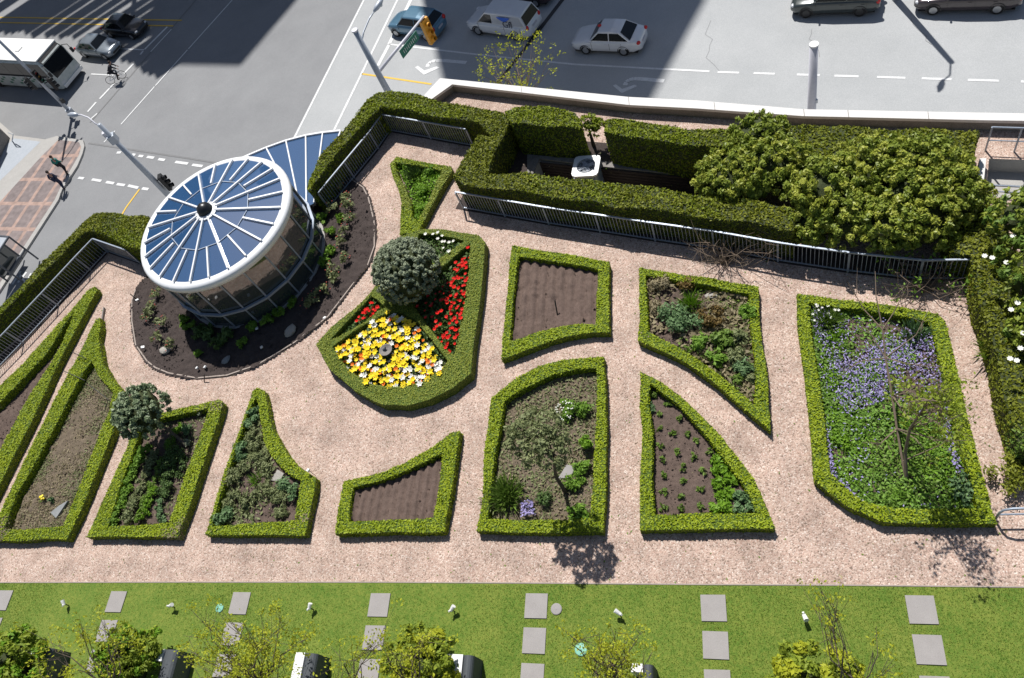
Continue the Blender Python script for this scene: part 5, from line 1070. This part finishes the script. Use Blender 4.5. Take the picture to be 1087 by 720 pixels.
g.build('frame',M['metal'],bk,local=True);g=G();g.tube([(.36,0,.9),(.34,0,1.0)],.015,6);g.tube([(.52,.25,.98),(.36,.1,1.02),(.36,-.1,1.02),(.52,-.25,.98)],.015,6);g.build('handlebar',M['black'],bk,local=True);g=G();g.box((-.2,0,.9),(.26,.14,.06));g.build('saddle',M['black'],bk,local=True)
person(b,ba,'person in dark clothes leaning forward riding the bicycle between the cars','darkcloth','darkcloth','ride',S)
# bus shelter and dark building corner at the left edge
c=W(-6,262,SW);r=empty('bus_shelter',tuple(c),'glass-panelled shelter with dark frame cut by the left edge of the picture','shelter')
u=unit(W(0,308,SW)-W(62,212,SW));v_=np.array([-u[1],u[0],0]);
if v_[0]>0: v_=-v_
c0=W(10,252,SW+2.4);c0[2]=SW
q=lambda a,b,z: c0+u*a+v_*b+np.array([0,0,z])
g=G();g.add([q(0,0,2.45),q(1.9,0,2.45),q(1.9,1.5,2.55),q(0,1.5,2.55)],[(0,1,2,3)]);g.build('roof',M['palepanel'],r)
g=G()
for a_,b_ in (((0,0,2.45),(1.9,0,2.45)),((1.9,0,2.45),(1.9,1.5,2.55)),((0,0,2.45),(0,1.5,2.55)),((0,1.5,2.55),(1.9,1.5,2.55)),((0,0,1.1),(1.9,0,1.1))): g.bar(q(*a_),q(*b_),.1,.1)
g.build('roof_frame',M['darkmetal'],r)
for a_,b_ in ((0,0),(1.9,0),(0,1.5),(1.9,1.5)): g=G();g.tube([q(a_,b_,0),q(a_,b_,2.45)],.06,8);g.build('post',M['darkmetal'],r)
g=G();g.add([q(0,1.5,.3),q(1.9,1.5,.3),q(1.9,1.5,2.2),q(0,1.5,2.2)],[(0,1,2,3)]);g.build('back_panel',M['wallglass'],r)
g=G();g.bar(q(.2,1.1,.45),q(1.7,1.1,.45),.4,.08);g.build('bench',M['darkmetal'],r)
pts=XY([(-8,128),(10.5,146.5),(-4,176),(-60,240),(-110,170),(-60,110)],S+.15);g=G();cc=np.array(pts).mean(0);r=empty('building',(cc[0],cc[1],S),'corner of a dark flat-roofed building at the left edge above the pale paving','building');g.prism(pts,S,S+3.0);g.build('wall',M['concrete_dark'],r)
g=G();g.prism([tuple(cc+(np.array(p)-cc)*1.03) for p in pts],S+3.0,S+3.2);g.build('roof',M['darkroof'] if 'darkroof' in M else M['darkmetal'],r)
g=G();e=W(14,145,S+.9);g.tube([W(9,141,S+.9),W(14,143,S+1.),W(13,149,S+.6),W(13,150,S)],.04,6);g.build('downpipe',M['polegrey'],r)
# ================================================================ OFF-FRAME BUILDINGS, ADDED REFLECTION BLOCK AND SHADE SLATS
def offs(p,z): L=(z-S)/math.tan(EL);return (p[0]-L*math.cos(AZ),p[1]-L*math.sin(AZ))
def tower(pts,z,label):
    pl=[offs(W(*p,S),z) for p in pts];cc=np.array(pl).mean(0);r=empty('building',(cc[0],cc[1],S),label,'building');g=G();g.prism(pl,S,z);g.build('wall',M['tower'],r)
    g=G()
    for i in range(len(pl)):
        a=np.array(pl[i]);b=np.array(pl[(i+1)%len(pl)]);n=int(np.linalg.norm(b-a)/3.2);dd=unit(b-a);nn=np.array([dd[1],-dd[0]]);nn=nn if np.dot(nn,(a+b)/2-cc)>0 else -nn
        for zz in np.arange(S+3,z-3,3.4): g.add([(*(a+dd*.8+nn*.03),zz),(*(b-dd*.8+nn*.03),zz),(*(b-dd*.8+nn*.03),zz+1.8),(*(a+dd*.8+nn*.03),zz+1.8)],[(0,1,2,3)])
    g.build('window_band',M['wallglass'],r);return r
towers_=1
M['tower']=mat('tower_concrete',(.3,.29,.27),(.36,.35,.33),ns=.4)
tower([(478,118),(688,113),(752,-5),(825,-150),(478,-220)],58,'tall building beyond the top edge shading the road by the white cars')
tower([(155,68),(255,70),(315,0),(400,-120),(300,-200),(250,-60),(197,37)],58,'tall building beyond the top edge shading the road left of the lane lines')
bz=70;cc=np.array([-19.35,18.64]);pl=[(cc[0]+d*math.cos(math.radians(a)),cc[1]+d*math.sin(math.radians(a))) for d,a in ((110,131),(110,158),(130,158),(130,131))]  # added unseen block, put there to darken the reflection in the roof glass
r=empty('building',(*np.array(pl).mean(0),S),'added unseen dark block beyond the left edge, mirrored in the glass roof','building');g=G();g.prism(pl,S,bz);g.build('wall',M['darkmetal'],r);g=G();g.prism([tuple(np.array(pl).mean(0)+(np.array(q)-np.array(pl).mean(0))*.8) for q in pl],bz,bz+3);g.build('block_top',M['tower'],r)
# added unseen slats beyond the frame, shaped to stripe the bus lanes with shade
z=24;r=empty('shade_slats',(*offs(W(60,10,S),z),S),'added unseen slats beyond the top left edge casting striped shade on the bus lanes','canopy')
g=G()
for i in range(44):
    x=-120+i*7.3;y=36+max(0,(x-60))*.42+rnd.uniform(-4,3);
    if x>165: continue
    wdt=rnd.uniform(.2,.42)
    a=W(x,y,S);b=W(x+95,y-63,S);a2=offs(a,z);b2=offs(b,z);g.bar((*a2,z),(*b2,z),wdt*3,.3)
g.build('shade_slat',M['tower'],r)
g=G()
for p in ((-60,0),(140,20),(230,-40)): q_=offs(W(*p,S),z);g.tube([(*q_,S),(*q_,z-.2)],.3,8)
g.build('post',M['tower'],r)
# ================================================================ BOTTOM EDGE: patio screens, small trees
M['canvas']=mat('dark_canvas',(.05,.058,.066),(.08,.09,.1),ns=3,ns2=30,rough=.7,bump=.2)
def screen(px,py,wide,label,wp,ww_=.3):
    c=W(px,py,.78);r=empty('patio_screen',(c[0],c[1],.03),label,'patio screen','dark rounded screens with white ends between the patios')
    Ln=2.4;prof=[(0,.0),(0,.7)]+[(wide/2-wide/2*math.cos(t),.7+.16*math.sin(t)) for t in np.linspace(.2,PI-.2,8)]+[(wide,.7),(wide,0)]
    V=[(x,y,z) for y in (0,-Ln) for x,z in prof];n=len(prof);g=G();g.add(V,[(i,i+1,n+i+1,n+i) for i in range(n-1)]+[tuple(range(n)),tuple(range(n,2*n))[::-1]]);g.build('canvas_cover',M['canvas'],r,local=True)
    g=G();g.box((-ww_/2-.01,-wp/2+.02,.4),(ww_,wp,.8));g.build('white_panel',M['whitepl'],r,local=True)
screen(43,688,.55,'dark rounded screen, first from the left at the bottom edge',.35)
screen(176,690,.5,'dark rounded screen with small white end, second from the left at the bottom edge',.35)
screen(325,694,.4,'dark rounded screen with a tall white end, third from the left at the bottom edge',.75)
screen(492.5,696,.3,'narrow dark screen with a broad white panel, fourth from the left at the bottom edge',2.4,.62)
screen(683,706,.25,'narrow dark screen with a tiny white corner, last towards the right',.2)
ts=dict(leaf='treeleaf',size=.085,k=70,coref=.5,dens=2000)
for px,py,rr,lab in ((16,705,1.15,'rounded leafy green tree in the bottom left corner'),(137,696,1.0,'rounded leafy green tree between the first two dark screens'),(446,708,1.05,'rounded leafy green tree left of the screen with the broad white panel'),(868,730,1.1,'light green leafy tree crown at the bottom edge, below the spotlight')):
    p=W(px,py,1.0);shrub('patio_tree',lab,'tree',[(p[0],p[1],1.0,rr,rr,.85),(p[0]+.3,p[1]-.6,.9,rr*.8,rr*.8,.7)],leaf2='bright' if px<400 else 'yellowleaf',**ts)
def sparse(label,basep,tips,nl,size=.06,sp=.28,leaf='yellowleaf'):
    B=W(*basep[:2],basep[2]);root=empty('young_tree',tuple(B),label,'tree');g=G();L=G();g.tube([B+np.array([0,0,-3]),B],[.09,.06],7)
    for px,py,z in tips:
        e=W(px,py,z);m=B+(e-B)*.5+rng.normal(size=3)*.22;g.tube([B,B+(m-B)*.5+rng.normal(size=3)*.1,m,m+(e-m)*.5+rng.normal(size=3)*.1,e],[.028,.02,.013,.008,.004],6)
        for _ in range(7):
            q=m+(e-m)*rnd.uniform(-.2,1.1)+rng.normal(size=3)*sp;g.tube([m+(e-m)*rnd.uniform(.1,.9),q],[.007,.003],4)
            P=q+rng.normal(size=(nl,3))*sp*.33;leafquads(L,P,rng.normal(size=(nl,3))+[0,0,.6],size,0,1,1.5)
    g.build('trunk',M['bark'],root);L.build('crown',M[leaf],root)
U=lambda x0,x1,y0,y1,n:[(rnd.uniform(x0,x1),rnd.uniform(y0,y1),rnd.uniform(2.2,3.6)) for _ in range(n)]
sparse('sparse yellow-green young tree with dark branches at the bottom left',(118,735,2.),U(40,130,655,700,9)+[(100,662,3)],16)
sparse('thick yellow-green young tree left of the third dark screen',(275,730,2.),U(190,330,640,705,20)+U(215,310,665,715,8),20,.055,.24)
sparse('sparse yellow-green twigs right of the third dark screen',(375,735,2.),U(345,425,672,712,6),10)
sparse('yellow-green young tree hiding the sixth screen at the bottom',(648,730,2.),U(592,703,666,712,18),18,.05,.22)
sparse('yellowish young tree reaching up to the gravel edge at the right',(905,745,2.),[(868,622,3.6),(880,628,3.5),(862,630,3.5),(888,634,3.4),(930,665,3),(950,705,2.6)],13,.05,.17)
sparse('faint twiggy tree top at the bottom edge above the broad white panel',(440,735,2.),U(410,475,668,700,6),14)
# street tree beyond the coping
b=W(545,80,-3.5);root=empty('street_tree',(b[0],b[1],S),'small street tree with sparse yellow new leaves behind the white street wall','tree');g=G();L=G();t0=np.array([b[0],b[1],-5.2]);g.tube([(b[0],b[1],S),t0],[.12,.08],8)
for _ in range(44):
    px=rnd.uniform(508,588);py=rnd.uniform(42,98);e=W(px,py,-3.2+rnd.uniform(-.8,.6));m=(t0+e)/2+rng.normal(size=3)*.25;g.tube([t0,m,e],[.03,.016,.005],5)
    for k in range(3): q=e+rng.normal(size=3)*.28;leafquads(L,q+rng.normal(size=(7,3))*.09,rng.normal(size=(7,3)),.085,0,1)
g.build('trunk',M['twig'],root);L.build('crown',M['yellowleaf'],root)
# ================================================================ SUN, SKY, CAMERA
w=bpy.data.worlds.new('World');sc.world=w;w.use_nodes=True;nt=w.node_tree
sky=nt.nodes.new('ShaderNodeTexSky');sky.sky_type='NISHITA';sky.sun_disc=False
sd=Vector((-math.cos(AZ)*math.cos(EL),-math.sin(AZ)*math.cos(EL),math.sin(EL)))   # direction towards the sun
sky.sun_elevation=EL;sky.sun_rotation=math.atan2(sd.x,sd.y)
nt.links.new(sky.outputs[0],nt.nodes['Background'].inputs[0]);nt.nodes['Background'].inputs[1].default_value=.06
ld=bpy.data.lights.new('sun','SUN');ld.energy=4.9;ld.angle=math.radians(.55);ld.color=(1,.965,.925)
lo=bpy.data.objects.new('sun',ld);COL.objects.link(lo);lo.rotation_euler=sd.to_track_quat('Z','Y').to_euler();lo.location=(0,0,60)
cd=bpy.data.cameras.new('camera');cam=bpy.data.objects.new('camera',cd);COL.objects.link(cam);sc.camera=cam
cd.sensor_fit='HORIZONTAL';cd.sensor_width=36;cd.lens=36*F/1087;cd.clip_end=2000;cd.clip_start=.1
cam.matrix_world=Matrix(((R[0,0],-R[1,0],-R[2,0],0),(R[0,1],-R[1,1],-R[2,1],0),(R[0,2],-R[1,2],-R[2,2],H),(0,0,0,1)))
v=sc.view_settings;v.view_transform='Standard';v.look='None';v.gamma=1;v.exposure=.15;v.use_curve_mapping=False
